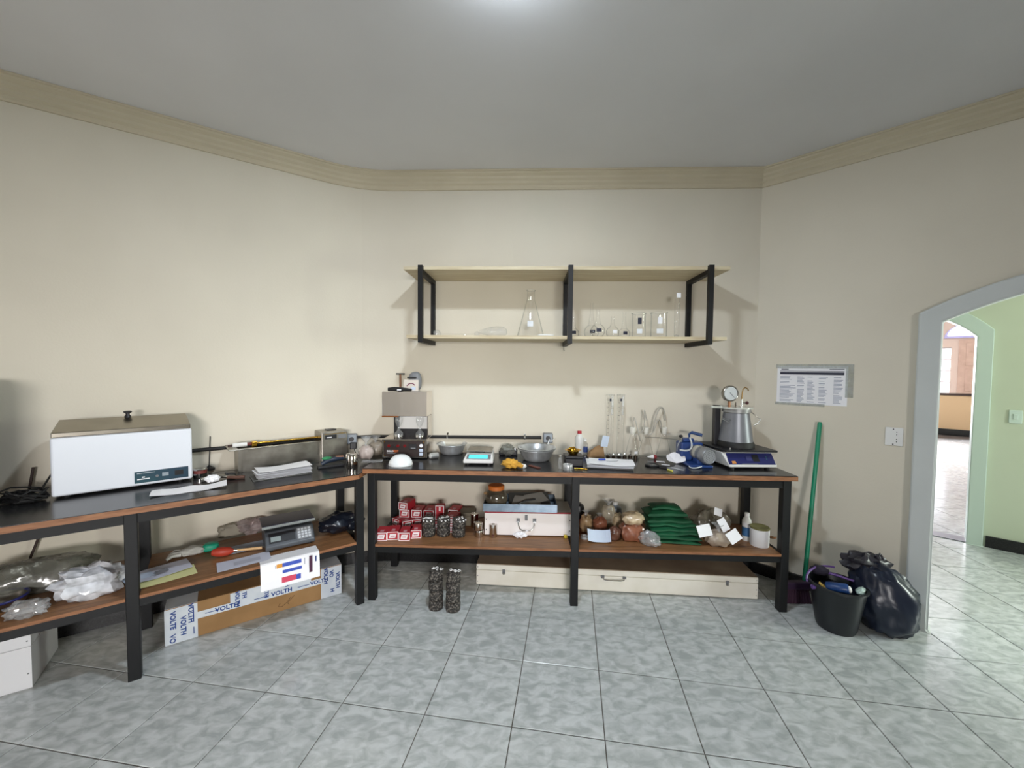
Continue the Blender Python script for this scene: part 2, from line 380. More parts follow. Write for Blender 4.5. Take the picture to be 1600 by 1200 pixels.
# cornice: stepped profile swept along the walls
PROF = [(0, -.118), (.012, -.118), (.018, -.108), (.018, -.090), (.034, -.078), (.036, -.062), (.052, -.050), (.055, -.034), (.078, -.022), (.082, -.012), (.095, -.010), (.095, 0), (0, 0)]
def sweep(pts, prof, z):
    mb = MB(); n = len(pts); m_ = len(prof); vs = []; fs = []
    for i, p in enumerate(pts):
        a = pts[i-1] if i else p; b = pts[i+1] if i < n-1 else p
        d1 = (p-a).normalized() if i else (b-p).normalized(); d2 = (b-p).normalized() if i < n-1 else d1
        t = (d1+d2).normalized(); nn = Vector((t.y, -t.x)); k = 1/nn.dot(Vector((d1.y, -d1.x)))
        for o, h in prof: vs.append((*(p+nn*o*k), z+h))
    for i in range(n-1):
        for j in range(m_): fs.append((i*m_+j, i*m_+(j+1) % m_, (i+1)*m_+(j+1) % m_, (i+1)*m_+j))
    fs += [tuple(range(m_)), tuple(range(n*m_-1, n*m_-m_-1, -1))]
    return mb.add(vs, fs)
path = [LEFT_END]+[arc[-1-k] for k in range(13)]+[CR, RE]
struct('trim_3', sweep(path, PROF, CEIL-.001), mCor)
# black granite skirting
SK = [(0, 0), (.018, 0), (.018, .085), (0, .085)]
struct('baseboard_left', sweep([LEFT_END]+[arc[-1-k] for k in range(7)], SK, .001), mGranite)
struct('baseboard_back', sweep([arc[6-k] for k in range(7)]+[CR], SK, .001), mGranite)
struct('baseboard_right', sweep([CR+T45*.0, CR+T45*(S0-.14)], SK, .001), mGranite)
# ------------------------------------------------------------------ hall and far room beyond the arch
HC = Vector((1.88, 3.10))+Vector(N45)*2.05      # hall's far wall, parallel to the right wall
GS = 1.255                                       # right jamb of the second arch, along the wall
struct('wall_hall', arch_wall(MB(), -2.2, 4.2, GS-1.15, GS, 1.90, .75, 3.0, 0, .14, c=HC), mGreen)
struct('trim_4', arch_casing(MB(), GS-1.15+.001, GS-.001, .10, 1.90, .75, -.03, .16, c=HC), M('pale green casing', (206,224,214), .5), bevel=.006)
GP = [(0, 0), (.018, 0), (.018, .10), (0, .10)]
h0 = Vector((HC.x, HC.y))
struct('baseboard_hall', sweep([h0+T45*(GS+.115), h0+T45*4.2], GP, .001), mGranite)
def W45b(s, n): return (CR.x+T45.x*s+N45[0]*n, CR.y+T45.y*s+N45[1]*n)
struct('wall_hall_end', MB().prism([W45b(-2.2, .11), W45b(-2.32, .11), W45b(-2.32, 2.2), W45b(-2.2, 2.2)], 0, 3.0).prism([W45b(4.2, .11), W45b(4.32, .11), W45b(4.32, 2.2), W45b(4.2, 2.2)], 2.2, 3.0), mGreen)
struct('wall_hall_near', MB().prism([W45b(-2.2, .1), W45b(-.02, .12), W45b(-.02, .16), W45b(-2.2, .16)], 0, 3.0), mGreen)
struct('ceiling_hall', MB().prism([W45b(-2.2, .11), W45b(-2.2, 2.2), W45b(4.2, 2.2), W45b(4.2, .11)], 3.0, 3.1), mCeil)
struct('trim_5', MB().prism([W45b(GS-1.25, 2.04), W45b(GS, 2.04), W45b(GS, 2.20), W45b(GS-1.25, 2.20)], .001, .006), M('grey stone threshold', (112,112,122), .4))
FC = Vector((11.05, 9.95))                       # far room's end wall
def FW(s, n): return (FC.x+T45.x*s+N45[0]*n, FC.y+T45.y*s+N45[1]*n)
def FW3(s, n, z): a = FW(s, n); return (a[0], a[1], z)
def far_block(s0, s1, z0, z1, n0=0, n1=.15): return MB().prism([FW(s0, n0), FW(s1, n0), FW(s1, n1), FW(s0, n1)], z0, z1)
# far wall is in pieces round a tall barred window and an arched fanlight
wl = MB()
for a in ((-6.5, -.62, 0, 3.4), (-.62, -.14, 0, 1.03), (-.62, -.14, 2.20, 3.4), (-.14, 5, 0, 3.4)):
    b_ = far_block(*a); wl.add(b_.v, b_.f)
struct('wall_far', wl, mPink)
struct('wall_far_dado', MB().prism([FW(-6.4, -.02), FW(5, -.02), FW(5, 0), FW(-6.4, 0)], .16, 1.0), mTan)
struct('trim_6', MB().prism([FW(-6.4, -.04), FW(5, -.04), FW(5, 0), FW(-6.4, 0)], 1.0, 1.05), M('dark dado rail', (70,52,44), .5))
struct('baseboard_far', MB().prism([FW(-6.4, -.04), FW(5, -.04), FW(5, 0), FW(-6.4, 0)], .001, .16), mGranite)
fwn = struct('window_2', MB().prism([FW(-.62, .05), FW(-.58, .05), FW(-.58, .1), FW(-.62, .1)], 1.03, 2.2), M('white window bars', (236,226,224), .5))
for k in range(5):
    part(fwn, 'glazing_bar', MB().prism([FW(-.62, .05), FW(-.14, .05), FW(-.14, .1), FW(-.62, .1)], 1.03+k*.285, 1.06+k*.285), MATS['white window bars'])
lit = M('daylit pane', (244,246,255), .5, emit=2.2)
for k in range(4):
    part(fwn, 'pane', MB().prism([FW(-.60, .11), FW(-.14, .11), FW(-.14, .12), FW(-.60, .12)], 1.06+k*.285, 1.03+(k+1)*.285), lit)
fan = [(.40+.62*math.cos(a), 2.48+.36*math.sin(a)) for a in [math.pi*k/16 for k in range(17)]]
def swp(prof, n0, n1):
    n = len(prof); return MB().add([FW3(s, n0, z) for s, z in prof]+[FW3(s, n1, z) for s, z in prof], [tuple(range(n)), tuple(range(2*n-1, n-1, -1))]+[((k+1) % n, k, n+k, n+(k+1) % n) for k in range(n)])
w3 = struct('window_3', swp([(.40+.68*math.cos(a), 2.42+.44*math.sin(a)) for a in [math.pi*k/16 for k in range(17)]], -.03, -.005), M('lilac fanlight frame', (196,190,232), .5))
part(w3, 'pane', swp(fan, -.045, -.035), lit)
door = struct('door_1', swp([(-.02, 1.06), (1.2, 1.06), (1.2, 2.38), (-.02, 2.38)], -.025, -.005), M('carved salmon door', (222,190,168), .7, col2=(206,172,150), scale=5))
for (a, b_, c_, d_) in ((.10, .50, 1.12, 1.66), (.60, 1.08, 1.12, 1.66), (.10, .50, 1.74, 2.30), (.60, 1.08, 1.74, 2.30)):
    part(door, 'panel', swp([(a, c_), (b_, c_), (b_, d_), (a, d_)], -.04, -.026), MATS['carved salmon door'], bevel=.01)
struct('ceiling_far', MB().prism([FW(-7, .2), FW(5, .2), FW(5, -8.1), FW(-7, -8.1)], 3.4, 3.5), mCeil)
struct('wall_far_side', MB().prism([FW(5, .2), FW(5.1, .2), FW(5.1, -8.1), FW(5, -8.1)], 0, 3.4), mPink)
# ------------------------------------------------------------------ floor: every tile near the view is a piece of its own
fl = struct('floor', MB().box(-6, 16, -5, 16, -.08, -.004), mGrout)
yaw, TS = -.146445, .39970; ox, oy = .04575*1.57, 1.33525*1.57
GAP = .0045
tile_me = MB().add([(-q[0], -q[1], q[2]) for q in []], []) if False else None
tb = MB(); h = TS/2-GAP/2; b = .0022
tb.add([(-h,-h,-.004),(h,-h,-.004),(h,h,-.004),(-h,h,-.004),(-h,-h,-b*.6),(h,-h,-b*.6),(h,h,-b*.6),(-h,h,-b*.6),(-h+b,-h+b,0),(h-b,-h+b,0),(h-b,h-b,0),(-h+b,h-b,0)],
       [(0,1,5,4),(1,2,6,5),(2,3,7,6),(3,0,4,7),(4,5,9,8),(5,6,10,9),(6,7,11,10),(7,4,8,11),(8,9,10,11)])
tm = tb.mesh('tile', mTile)
cand = []
cy, sy = math.cos(yaw), math.sin(yaw)
for i in range(-24, 40):
    for j in range(-14, 34):
        a, b2 = (i+.5)*TS, (j+.5)*TS; P = Vector((ox+cy*a-sy*b2, oy+sy*a+cy*b2, 0))
        main = (P.x-LP.x)*NL[0]+(P.y-LP.y)*NL[1] < .25 and (P.x-CR.x)*NB[0]+(P.y-CR.y)*NB[1] < .25 and P.x > XW-.3
        n_ = (P.x-CR.x)*N45[0]+(P.y-CR.y)*N45[1]; s_ = (P.x-CR.x)*T45.x+(P.y-CR.y)*T45.y
        if not ((main and n_ < .2) or (.0 <= n_ and -2.2 < s_ < 4.2)): continue
        c = P-CAM
        if c.dot(FWD) < .35: continue
        x, y, w = prj(P)
        if n_ < 2.2:
            if -420 < x < 2050 and y < 1650 and (n_ < .3 or x > 1340): cand.append((w, P, 0))
        elif 1390 < x < 1590 and w < 9.6: cand.append((w, P, 1))
cand.sort(key=lambda q: q[0])
for k, (w, P, fr) in enumerate(cand[:300]):
    o = link('tile', tm, fl); o.location = P; o.rotation_euler = (0, 0, yaw)
print('tiles', len(cand))
# room behind the viewer keeps the same tiling in one slab of tiles
rest = MB()
for i in range(-14, 14):
    for j in range(-14, -2):
        a, b2 = (i+.5)*TS, (j+.5)*TS; P = Vector((ox+cy*a-sy*b2, oy+sy*a+cy*b2, 0))
        if P.x < XW-.2 or P.x > RE.x+.1 or P.y < YB-.1: continue
        if any((q[1]-P).length < .05 for q in cand[:300]): continue
        rest.add([(P.x+cy*v[0]-sy*v[1], P.y+sy*v[0]+cy*v[1], v[2]) for v in tb.v], tb.f)
o = part(fl, 'tiles_behind', rest, mTile); o['kind'] = 'stuff'
# ------------------------------------------------------------------ ceiling lamp just above the view
t = thing('ceiling_lamp', 'round flush white ceiling light glowing above the room', 'lamp', (-.02, 1.43, CEIL))
part(t, 'ceiling_rose', MB().lathe([(0, 0), (.098, 0), (.098, -.012), (.086, -.014), (0, -.014)], 32), mWhite, True)
part(t, 'diffuser', MB().lathe([(.085, -.014), (.082, -.022), (.06, -.031), (.03, -.035), (0, -.036)], 32), M('lit diffuser', (232,244,255), .5, emit=560), True)
# ------------------------------------------------------------------ workbenches
ZT, ZL, ZS, ZSL = .90, .875, .385, .425
RZ, RL = R(-1.9), R(37)
def bench(name, label, loc, rz, L_, D_, z, zs, xs, top=None):
    t = thing(name, label, 'workbench', loc, rz)
    x0, x1 = xs[0]-.03, xs[-1]+.03
    top = top or [(x0-.02, -.02), (x1+.02, -.02), (x1+.02, D_), (x0-.02, D_)]
    part(t, 'top_board', MB().prism(top, z-.032, z-.004), mEdge)
    part(t, 'top_sheet', MB().prism([(p[0], p[1]+.003 if p[1] < .1 else p[1]) for p in top], z-.004, z), mTop)
    for x in xs:
        for y in (.025, D_-.035): part(t, 'leg', MB().box(x-.025, x+.025, y-.025, y+.025, 0, z-.032), mBlack, bevel=.003)
    for y in (.025, D_-.035):
        for k in range(len(xs)-1):
            part(t, 'rail', MB().box(xs[k]+.025, xs[k+1]-.025, y-.02, y+.02, z-.085, z-.032), mBlack)
            part(t, 'shelf_rail', MB().box(xs[k]+.025, xs[k+1]-.025, y-.02, y+.02, zs-.058, zs-.016), mBlack)
    for x in (xs[0], xs[-1]):
        part(t, 'end_rail', MB().box(x-.02, x+.02, .05, D_-.06, z-.085, z-.032), mBlack)
        part(t, 'end_shelf_rail', MB().box(x-.02, x+.02, .05, D_-.06, zs-.058, zs-.016), mBlack)
    for k in range(len(xs)-1):
        a, b = xs[k]+.026, xs[k+1]-.026
        part(t, 'shelf_board', MB().box(a, b, .003, D_-.01, zs-.016, zs), mWood)
        part(t, 'shelf_edge', MB().box(a, b, -.001, .003, zs-.016, zs), mEdge)
    return t
BR0 = Vector((-.975, 2.645, 0)); BL0 = Vector((-.945, 2.625, 0))
ub = Vector((math.cos(RL), math.sin(RL), 0)); vb = Vector((-math.sin(RL), math.cos(RL), 0))
o_ = BL0-ub*2.35
def tol(x, y): d = Vector((x, y, 0))-o_; return (d.dot(ub), d.dot(vb))
ltop = [(0, -.02), tol(-.984, BL0.y-.0525), tol(-.968, 3.168), tol(-1.13, 3.165), (2.35-.0, .55), (0, .55)]
bench('workbench', 'black topped steel workbench with brown shelf under the wall shelf', BR0, RZ, 2.8, .52, ZT, ZS, (.045, 1.40, 2.755))
bench('workbench', 'black topped steel workbench along the left wall, carrying the white water bath', BL0-ub*2.35, RL, 2.3, .55, ZL, ZSL, (.05, 1.205, 2.30), ltop)
def lb(u, v, z=ZL): return BL0-ub*u+vb*v+Vector((0, 0, z))     # left bench: u leftwards from its right end, v towards the wall
# ------------------------------------------------------------------ wall shelf
sh0 = Vector((CR.x, CR.y, 0))
rb = thb
def bw(x, d, z):       # a place at world x, d in front of the back wall
    k = (x-CR.x)/UB.x; return Vector((CR.x+UB.x*k-NB[0]*d, CR.y+UB.y*k-NB[1]*d, z))
t = thing('wall_shelf', 'two pale boards on three black steel frames mounted on the back wall', 'shelf', bw(-.75, 0, 1.743), rb)
part(t, 'upper_board', MB().box(0, 2.235, -.372, -.002, .507, .529), mPine)
part(t, 'lower_board', MB().box(.02, 2.225, -.372, -.002, .032, .054), mPine)
for x in (.125, 1.16, 2.10):
    f = part(t, 'frame', MB().box(x-.016, x+.016, -.404, -.372, 0, .532).box(x-.016, x+.016, -.032, -.002, .03, .507).box(x-.016, x+.016, -.372, -.032, .477, .507).box(x-.016, x+.016, -.372, -.002, 0, .032), mBlack)
    for q in (-1, 1): part(f, 'screw', MB().cyl((x+q*.0165, -.018, .40), (x+q*.019, -.018, .40), .005, n=10), mChrome)
part(t, 'hook', MB().tube([(1.15, -.05, 0), (1.15, -.05, -.03), (1.155, -.05, -.035)], .002, 6), mBlack)
ZW = 1.797
def wsh(px, d): # place on lower shelf seen in column px
    P = onw(px, 520, (CR.x-NB[0]*d, CR.y-NB[1]*d), NB); return Vector((P.x, P.y, ZW))
def flaskprof(r, hgt, neck, nh, lip=1.25, cone=True):
    if cone: return [(0, .001), (r*.93, .001), (r, r*.10), (r*.98, r*.2), (neck*1.15, hgt-nh), (neck, hgt-nh+neck*.5), (neck, hgt-.004), (neck*lip, hgt)]
    b = []
    for k in range(11):
        a = -math.pi/2*.72+(math.pi/2*.72+math.pi*.36)*k/10; b.append((r*math.cos(a), r*.80+r*math.sin(a)*1.0))
    z0 = b[0][1]; b = [(0, 0)]+[(x, z-z0) for x, z in b]
    return b+[(neck*1.1, hgt-nh), (neck, hgt-nh+.01), (neck, hgt-.004), (neck*lip, hgt)]
def label_on(parent, r, z0, z1, ang, half, mat=mPaper):
    mb = MB(); n = 6; vs = []
    for k in range(n+1):
        a = ang-half+2*half*k/n
        for z in (z0, z1): vs.append((r*math.cos(a), r*math.sin(a), z))
    return part(parent, 'paper_label', mb.add(vs, [(2*k, 2*k+2, 2*k+3, 2*k+1) for k in range(n)]), mat)
t = thing('conical_flask', 'large clear conical flask with a wide rim on the wall shelf', 'flask', wsh(829, .19))
H_ = .345; part(t, 'glass_body', MB().lathe(flaskprof(.10, H_, .027, .075), 36), mGlass, True)
part(t, 'rim', MB().tube([(.031*math.cos(a), .031*math.sin(a), H_) for a in [k*math.pi/10 for k in range(20)]], .0035, 6, True), mGlassM, True)
label_on(t, .082, .075, .115, -1.65, .25, M('faint etched print', (214,218,222), .6))
for px, d, wd, top, lab, colr in ((896, .16, 17, 489, 'small round flask beside the middle frame of the wall shelf', 0), (924, .11, 23, 473, 'larger rear round flask of the overlapping pair on the wall shelf', 0), (934, .265, 22, 483, 'front round flask of the overlapping pair on the wall shelf', 0), (957, .18, 20, 494, 'short round flask with a white label on the wall shelf', 1), (975, .12, 18, 488, 'round flask with a dark label just left of the beakers', 0)):
    P = wsh(px, d); r = wpx(wd, P)/2; hh = up(P, top)-ZW
    t = thing('round_flask', lab, 'flask', P, 0, 'round flasks on the wall shelf')
    part(t, 'glass_body', MB().lathe(flaskprof(r, hh, .011, hh*.32, 1.3, False), 28), mGlass, True)
    label_on(t, r*1.0+.001, r*.7, r*.7+.024, -1.6+.2*colr, .35, mPaper if colr else mInk)
for px, w, top, lab in ((998, 20, 490, 'left beaker of the two on the wall shelf, darker label'), (1029, 24, 489, 'right beaker of the two on the wall shelf, white label near the rim')):
    P = wsh(px, .19); r = wpx(w, P)/2; hh = up(P, top)-ZW
    t = thing('glass_beaker', lab, 'beaker', P, 0, 'beakers on the wall shelf')
    part(t, 'glass_body', MB().lathe([(0, .001), (r*.94, .001), (r, .008), (r, hh-.008), (r*1.06, hh), (r*1.03, hh+.001)], 30), mGlass, True)
    part(t, 'rim', MB().tube([(r*1.05*math.cos(a), r*1.05*math.sin(a), hh) for a in [k*math.pi/12 for k in range(24)]]+[], .002, 6, True), mGlassM, True)
    part(t, 'spout', MB().add([(-r*1.04, -.012, hh), (-r*1.04, .012, hh), (-r*1.3, 0, hh+.004), (-r*1.01, 0, hh-.02)], [(0, 2, 3), (1, 3, 2)]), mGlassM)
    label_on(t, r+.0012, hh*.55, hh*.80, -1.75, .28, mInk if px < 1000 else mPaper)
    label_on(t, r+.0012, hh*.18, hh*.36, -1.75, .4, M('frosted mark', (226,230,234), .6))
P = wsh(1057, .19); hh = up(P, 462)-ZW
t = thing('test_cylinder', 'slim upright glass tube with a paper tag on its mouth, wall shelf', 'tube', P)
part(t, 'glass_body', MB().lathe([(0, .001), (.021, .001), (.021, .006), (.017, .012), (.017, hh-.004), (.020, hh)], 24), mGlass, True)
part(t, 'foot', MB().lathe([(0, .0005), (.019, .0005), (.015, .022), (0, .03)], 24), mGlassM, True)
part(t, 'paper_label', MB().box(-.015, .015, -.026, -.024, hh-.018, hh+.014), mPaper)
P = wsh(735, .20)
t = thing('glass_dropping_funnel', 'clear long-stemmed glass funnel lying on its side at left of the wall shelf', 'glassware', P, rb)
part(t, 'stem', MB().lathe([(.006, -.225), (.005, -.21), (.005, .03), (.008, .035)], 16, (0, 0, .02), (1, 0, 0)), mGlass, True)
part(t, 'stopper', MB().lathe([(0, -.275), (.016, -.272), (.026, -.252), (.024, -.236), (.012, -.226), (0, -.226)], 22, (0, 0, .0265), (1, 0, 0)), mGlassM, True)
part(t, 'stopcock', MB().blob((.05, 0, .0225), (.018, .018, .021), 1, .05), mGlassM, True)
part(t, 'bulb', MB().lathe([(.010, .066), (.018, .09), (.034, .15), (.040, .20), (.036, .245), (.020, .268), (0, .272)], 26, (0, 0, .041), (1, 0, 0)), mGlassM, True)
P = wsh(853, .13)
part(None, 'porcelain_stirrer', MB().blob((0, 0, 0), (.062, .014, .0085), 2, .06), mWhite, True)
o = bpy.data.objects['porcelain_stirrer']; o.location = wsh(853, .30)+Vector((0, 0, .0095)); o.rotation_euler = (0, 0, R(8)); tag(o, 'flat white rod lying before the conical flask on the wall shelf', 'rod')
# ------------------------------------------------------------------ conduit, boxes, outlet, switch, poster
def wl_(s, d, z): p = LP+UL*s-Vector(NL)*d; return Vector((p.x, p.y, z))
ZC = 1.015
cpath = [LP-UL*.98-Vector(NL)*.02]+[p for p in [LP-UL*.5-Vector(NL)*.02]]+list(reversed(arc_pts(.02)))
cpath = [Vector((p.x, p.y, ZC)) for p in cpath]
pe = onw(846, 682, CR, NB); cpath.append(bw(pe.x, .02, ZC+.012))
t = thing('wall_conduit', 'black electrical conduit running along the walls above both benches', 'conduit', (0, 0, 0))
part(t, 'pipe', MB().tube(cpath, .0125, 10), mRubber, True)
for px in (700, 820):
    P = onw(px, 682, CR, NB); part(t, 'clip', MB().cyl(bw(P.x-.006, .02, ZC+.008), bw(P.x+.006, .02, ZC+.008), .0155, n=14).obox(bw(P.x, .006, ZC+.028), (.012, .008, .02), (0, 0, rb)), mChrome)
def jbox(label, P, rz, w=.075, hh=.075):
    t = thing('junction_box', label, 'junction box', P, rz)
    part(t, 'body', MB().box(-w/2, w/2, -.05, -.001, -hh/2, hh/2), mGreyP, bevel=.006)
    part(t, 'cover', MB().box(-w/2+.006, w/2-.006, -.056, -.05, -hh/2+.006, hh/2-.006), M('clear grey cover', (150,158,166), .25), bevel=.003)
    part(t, 'socket', MB().cyl((0, -.056, .002), (0, -.062, .002), .018, n=16), mDark)
    return t
jbox('grey socket box at the right end of the wall conduit', bw(pe.x+.05, 0, ZC+.012), rb)
jbox('grey socket box on the wall behind the corner of the benches', Vector((*(arc_pts(.002)[8]), ZC-.01)), thb+turn*.66, .085, .08)
pl = LP-UL*1.03; jbox('grey socket box at the far left end of the conduit', Vector((pl.x, pl.y, ZC)), thl, .1, .085)
# poster on the right wall
n_off = -.003
def rw(px, py, d=.0):
    P = onw(px, py, (CR.x-N45[0]*d, CR.y-N45[1]*d), N45); return P
A = rw(1215, 575); B = rw(1326, 570); C_ = rw(1325, 637); D = rw(1214, 631)
def s_of(P): return (P.x-CR.x)*T45.x+(P.y-CR.y)*T45.y
sA, sB = s_of(A), s_of(B); zt, zb = 1.607, 1.333
ow = CR+T45*((sA+sB)/2)-Vector(N45)*.0015
t = thing('wall_notice', 'white printed sheet with a dark header bar taped to the right wall', 'notice', (ow.x, ow.y, zb), R(-45))
w2 = (sB-sA)/2; hh = zt-zb
part(t, 'sheet', MB().box(-w2, w2, -.0012, 0, 0, hh), mPaper)
part(t, 'header_bar', MB().box(-w2+.018, w2-.02, -.0016, -.0012, hh-.062, hh-.044), mInk)
part(t, 'header_line', MB().box(-w2+.018, w2-.02, -.0016, -.0012, hh-.040, hh-.036), mInk)
part(t, 'header_text', MB().box(-w2+.025, -w2+.07, -.0016, -.0012, hh-.028, hh-.022), mInk)
part(t, 'header_text', MB().box(w2-.10, w2-.02, -.0016, -.0012, hh-.026, hh-.021), mInk)
tx = MB()
for col, (a, b) in enumerate(((-w2+.02, -w2+.12), (-w2+.125, -w2+.17), (-w2+.185, -w2+.23), (-w2+.25, -w2+.305), (w2-.075, w2-.025))):
    for k in range(21):
        if random.random() < .12: continue
        z = hh-.078-k*.0088; tx.box(a, a+(b-a)*random.uniform(.55, 1), -.0015, -.0012, z-.0042, z)
o = part(t, 'text_lines', tx, mInkG); o['kind'] = 'stuff'
mTapeC = thin('clear tape', (244,246,244), (200,205,205), .4, .15, milk=.18)
part(t, 'tape', MB().box(-w2-.008, w2+.03, -.0022, -.0017, hh-.018, hh+.012), mTapeC); part(t, 'tape', MB().box(w2-.012, w2+.03, -.0022, -.0017, .06, hh-.0182), mTapeC); part(t, 'tape', MB().box(-w2-.008, w2-.12, -.0022, -.0017, -.012, .008), mTapeC)
P = rw(1397, 682)
t = thing('wall_socket', 'white double wall socket on the right wall beside the archway', 'socket', (P.x-N45[0]*.001, P.y-N45[1]*.001, P.z), R(-45))
part(t, 'plate', MB().box(-.042, .042, -.009, 0, -.058, .058), mWhite, bevel=.004)
for z in (-.024, .022):
    s = part(t, 'outlet', MB().cyl((.012, -.009, z), (.012, -.013, z), .019, n=20), mWhite, True)
    for q in (-.008, .008): part(s, 'pin_hole', MB().cyl((.012, -.0132, z+q), (.012, -.0136, z+q), .003, n=8), mDark)
for q in (.047, -.049): part(t, 'screw', MB().cyl((-.004, -.009, q), (-.004, -.0105, q), .004, n=10), mDark)
P = Vector((HC.x, HC.y, 0))+Vector((T45.x, T45.y, 0))*1.50
t = thing('light_switch', 'pale light switch on the green hall wall through the archway', 'switch', (P.x-N45[0]*.001, P.y-N45[1]*.001, 1.19), R(-45))
part(t, 'plate', MB().box(-.038, .038, -.009, 0, -.058, .058), M('pale switch', (214,232,222), .4), bevel=.004)
part(t, 'rocker', MB().box(-.014, .014, -.014, -.009, -.024, .024), MATS['pale switch'], bevel=.003)
# a rounded desk top stands in the far room
P = at(1515, 742, .32)
t = thing('low_table', 'grey low table with a rounded white edge in the far room', 'table', (P.x+.75, P.y-.45, 0), R(-45))
elp = [(.85*math.cos(a), .55*math.sin(a)) for a in [k*math.pi/16 for k in range(32)]]
part(t, 'table_top', MB().prism(elp, .31, .335), M('grey table top', (176,172,182), .3))
part(t, 'edge_band', MB().tube([(*p, .322) for p in elp], .014, 8, True), mWhite, True)
part(t, 'pedestal', MB().cyl((0, 0, 0), (0, 0, .31), .14, n=20), mDark)
# ------------------------------------------------------------------ things on the left bench
def LBP(px, py, z=ZL, back=0): return at(px, py, z, back)
# white water bath
P = at(80, 782, ZL)
t = thing('water_bath', 'large white enamelled water bath with a ridged steel lid', 'water bath', P, R(42))
part(t, 'body', MB().box(0, .565, 0, .25, .012, .318), mWhiteP, bevel=.012, seg=3)
for x in (.05, .51):
    for y in (.05, .20): part(t, 'foot', MB().cyl((x, y, 0), (x, y, .012), .016, n=12), mRubber)
l_ = part(t, 'lid', MB().add([(.006, -.004, .318), (.559, -.004, .318), (.559, .246, .318), (.006, .246, .318), (.006, -.004, .342), (.559, -.004, .342), (.559, .246, .342), (.006, .246, .342), (.02, .15, .395), (.545, .15, .395)],
     [(3, 2, 1, 0), (0, 1, 5, 4), (1, 2, 6, 5), (2, 3, 7, 6), (3, 0, 4, 7), (4, 5, 9, 8), (6, 7, 8, 9), (5, 6, 9), (7, 4, 8)]), M('bronze tinted stainless', (166,160,148), .25, 1, col2=(150,144,132), scale=5), bevel=.003)
part(l_, 'knob', MB().lathe([(.016, .388), (.014, .398), (.009, .404), (.009, .412), (.018, .418), (.019, .424), (.012, .427), (0, .427)], 20, (.285, .145, 0)), mDark, True)
pn = part(t, 'control_panel', MB().box(.31, .545, -.0025, 0, .028, .092), mTeal)
part(pn, 'display', MB().box(.483, .522, -.004, -.0025, .048, .076), mDark)
part(pn, 'keypad', MB().box(.427, .455, -.004, -.0025, .052, .072), M('grey keypad', (150,162,170), .5))
part(pn, 'knob', MB().cyl((.405, -.0025, .058), (.405, -.008, .058), .007, n=14), mGreyP)
part(pn, 'lettering', MB().box(.321, .373, -.003, -.0025, .046, .052), mPaper)
part(pn, 'emblem', MB().box(.341, .353, -.003, -.0025, .056, .063), mPaper)
part(pn, 'rule', MB().box(.320, .395, -.003, -.0025, .081, .083), mPaper)
# gauge block and chrome jar behind papers
P = at(313, 748, ZL, .03)
t = thing('chrome_jar', 'small chrome and red banded jar right beside the water bath', 'jar', P)
part(t, 'body', MB().lathe([(0, 0), (.033, 0), (.035, .006), (.035, .055), (.03, .06), (0, .06)], 24), mChrome, True)
part(t, 'band', MB().lathe([(.0355, .03), (.0355, .05)], 24), M('dull red band', (110,48,44), .5), True)
P = at(327, 735, ZL, .02)
t = thing('rod_stand', 'thin upright metal rod on a dark round foot', 'stand', P)
part(t, 'foot', MB().lathe([(0, 0), (.032, 0), (.032, .012), (.012, .022), (.006, .03), (0, .03)], 22), mDark, True)
part(t, 'rod', MB().cyl((0, 0, .028), (.010, 0, .225), .003, n=10), mDark)
P = at(340, 752, ZL, .03)
t = thing('clamp_tool', 'dark metal clamp lying between jar and steel trough', 'tool', P, R(30))
part(t, 'bar', MB().tube([(-.08, 0, .012), (-.03, .015, .02), (.03, .01, .018), (.09, -.005, .012)], .011, 10), mSteelD, True)
part(t, 'jaw', MB().obox((.06, .02, .018), (.05, .03, .03), (0, .2, .3)), mDark, bevel=.003)
part(t, 'grip', MB().tube([(.05, -.01, .012), (.10, -.03, .011), (.14, -.035, .011)], .010, 10), M('brown grip', (92,62,50), .6), True)
# papers in front of the bath
P = at(297, 768, ZL)
t = solo('paper_sheet', MB().sheet(.33, .095, 3, .014, nx=16, ny=6, curl=.007, freq=9), mPaper, 'creased white paper strip at the bench edge before the water bath', 'paper', P+vb*.025, R(36))
P = at(332, 757, ZL); solo('crumpled_paper', MB().blob((0, 0, .019), (.036, .026, .021), 4, .3, 3, flat=.1), mPaper, 'little crumpled white paper on the creased strip', 'paper', P+Vector((0, 0, .016)), R(30))
# steel trough with brass rods
P = at(372, 740, ZL, .02)
t = thing('steel_trough', 'long stainless steel testing trough with brass rods and a drive box', 'testing machine', P, R(41))
part(t, 'trough_wall', MB().box(0, .50, 0, .006, .006, .150).box(0, .50, .164, .17, .006, .150).box(0, .006, .006, .164, .006, .150), mSteelD)
part(t, 'trough_floor', MB().box(.0, .50, .0, .17, 0, .006), mSteelD)
part(t, 'flange', MB().box(-.05, .5, -.028, .0, .150, .157).box(-.05, .5, .17, .19, .150, .157).box(-.05, .0, .0, .17, .150, .157), mSteelD, bevel=.002)
part(t, 'edge_post', MB().box(.0, .02, -.008, 0, 0, .15), mSteelD)
dv = part(t, 'drive_box', MB().box(.50, .685, -.03, .150, 0, .215), mSteelD, bevel=.006)
part(dv, 'nameplate', MB().box(.525, .605, -.032, -.03, .165, .195), mDark)
part(dv, 'lettering', MB().box(.535, .57, -.033, -.032, .174, .180), mPaper)
part(dv, 'stripe', MB().box(.52, .675, -.0315, -.03, .199, .203), mBrass)
part(dv, 'display', MB().box(.615, .672, -.032, -.03, .165, .190), mGreyP)
part(dv, 'hand_grip', MB().box(.56, .63, .05, .11, .215, .222), mDark, bevel=.003)
part(dv, 'switch', MB().box(.685, .70, .04, .08, .15, .17), mDark)
for y, z in ((.06, .172), (.085, .168)):
    part(t, 'brass_rod', MB().cyl((.10, y, z), (.50, y, z), .007, n=12), mBrass, True)
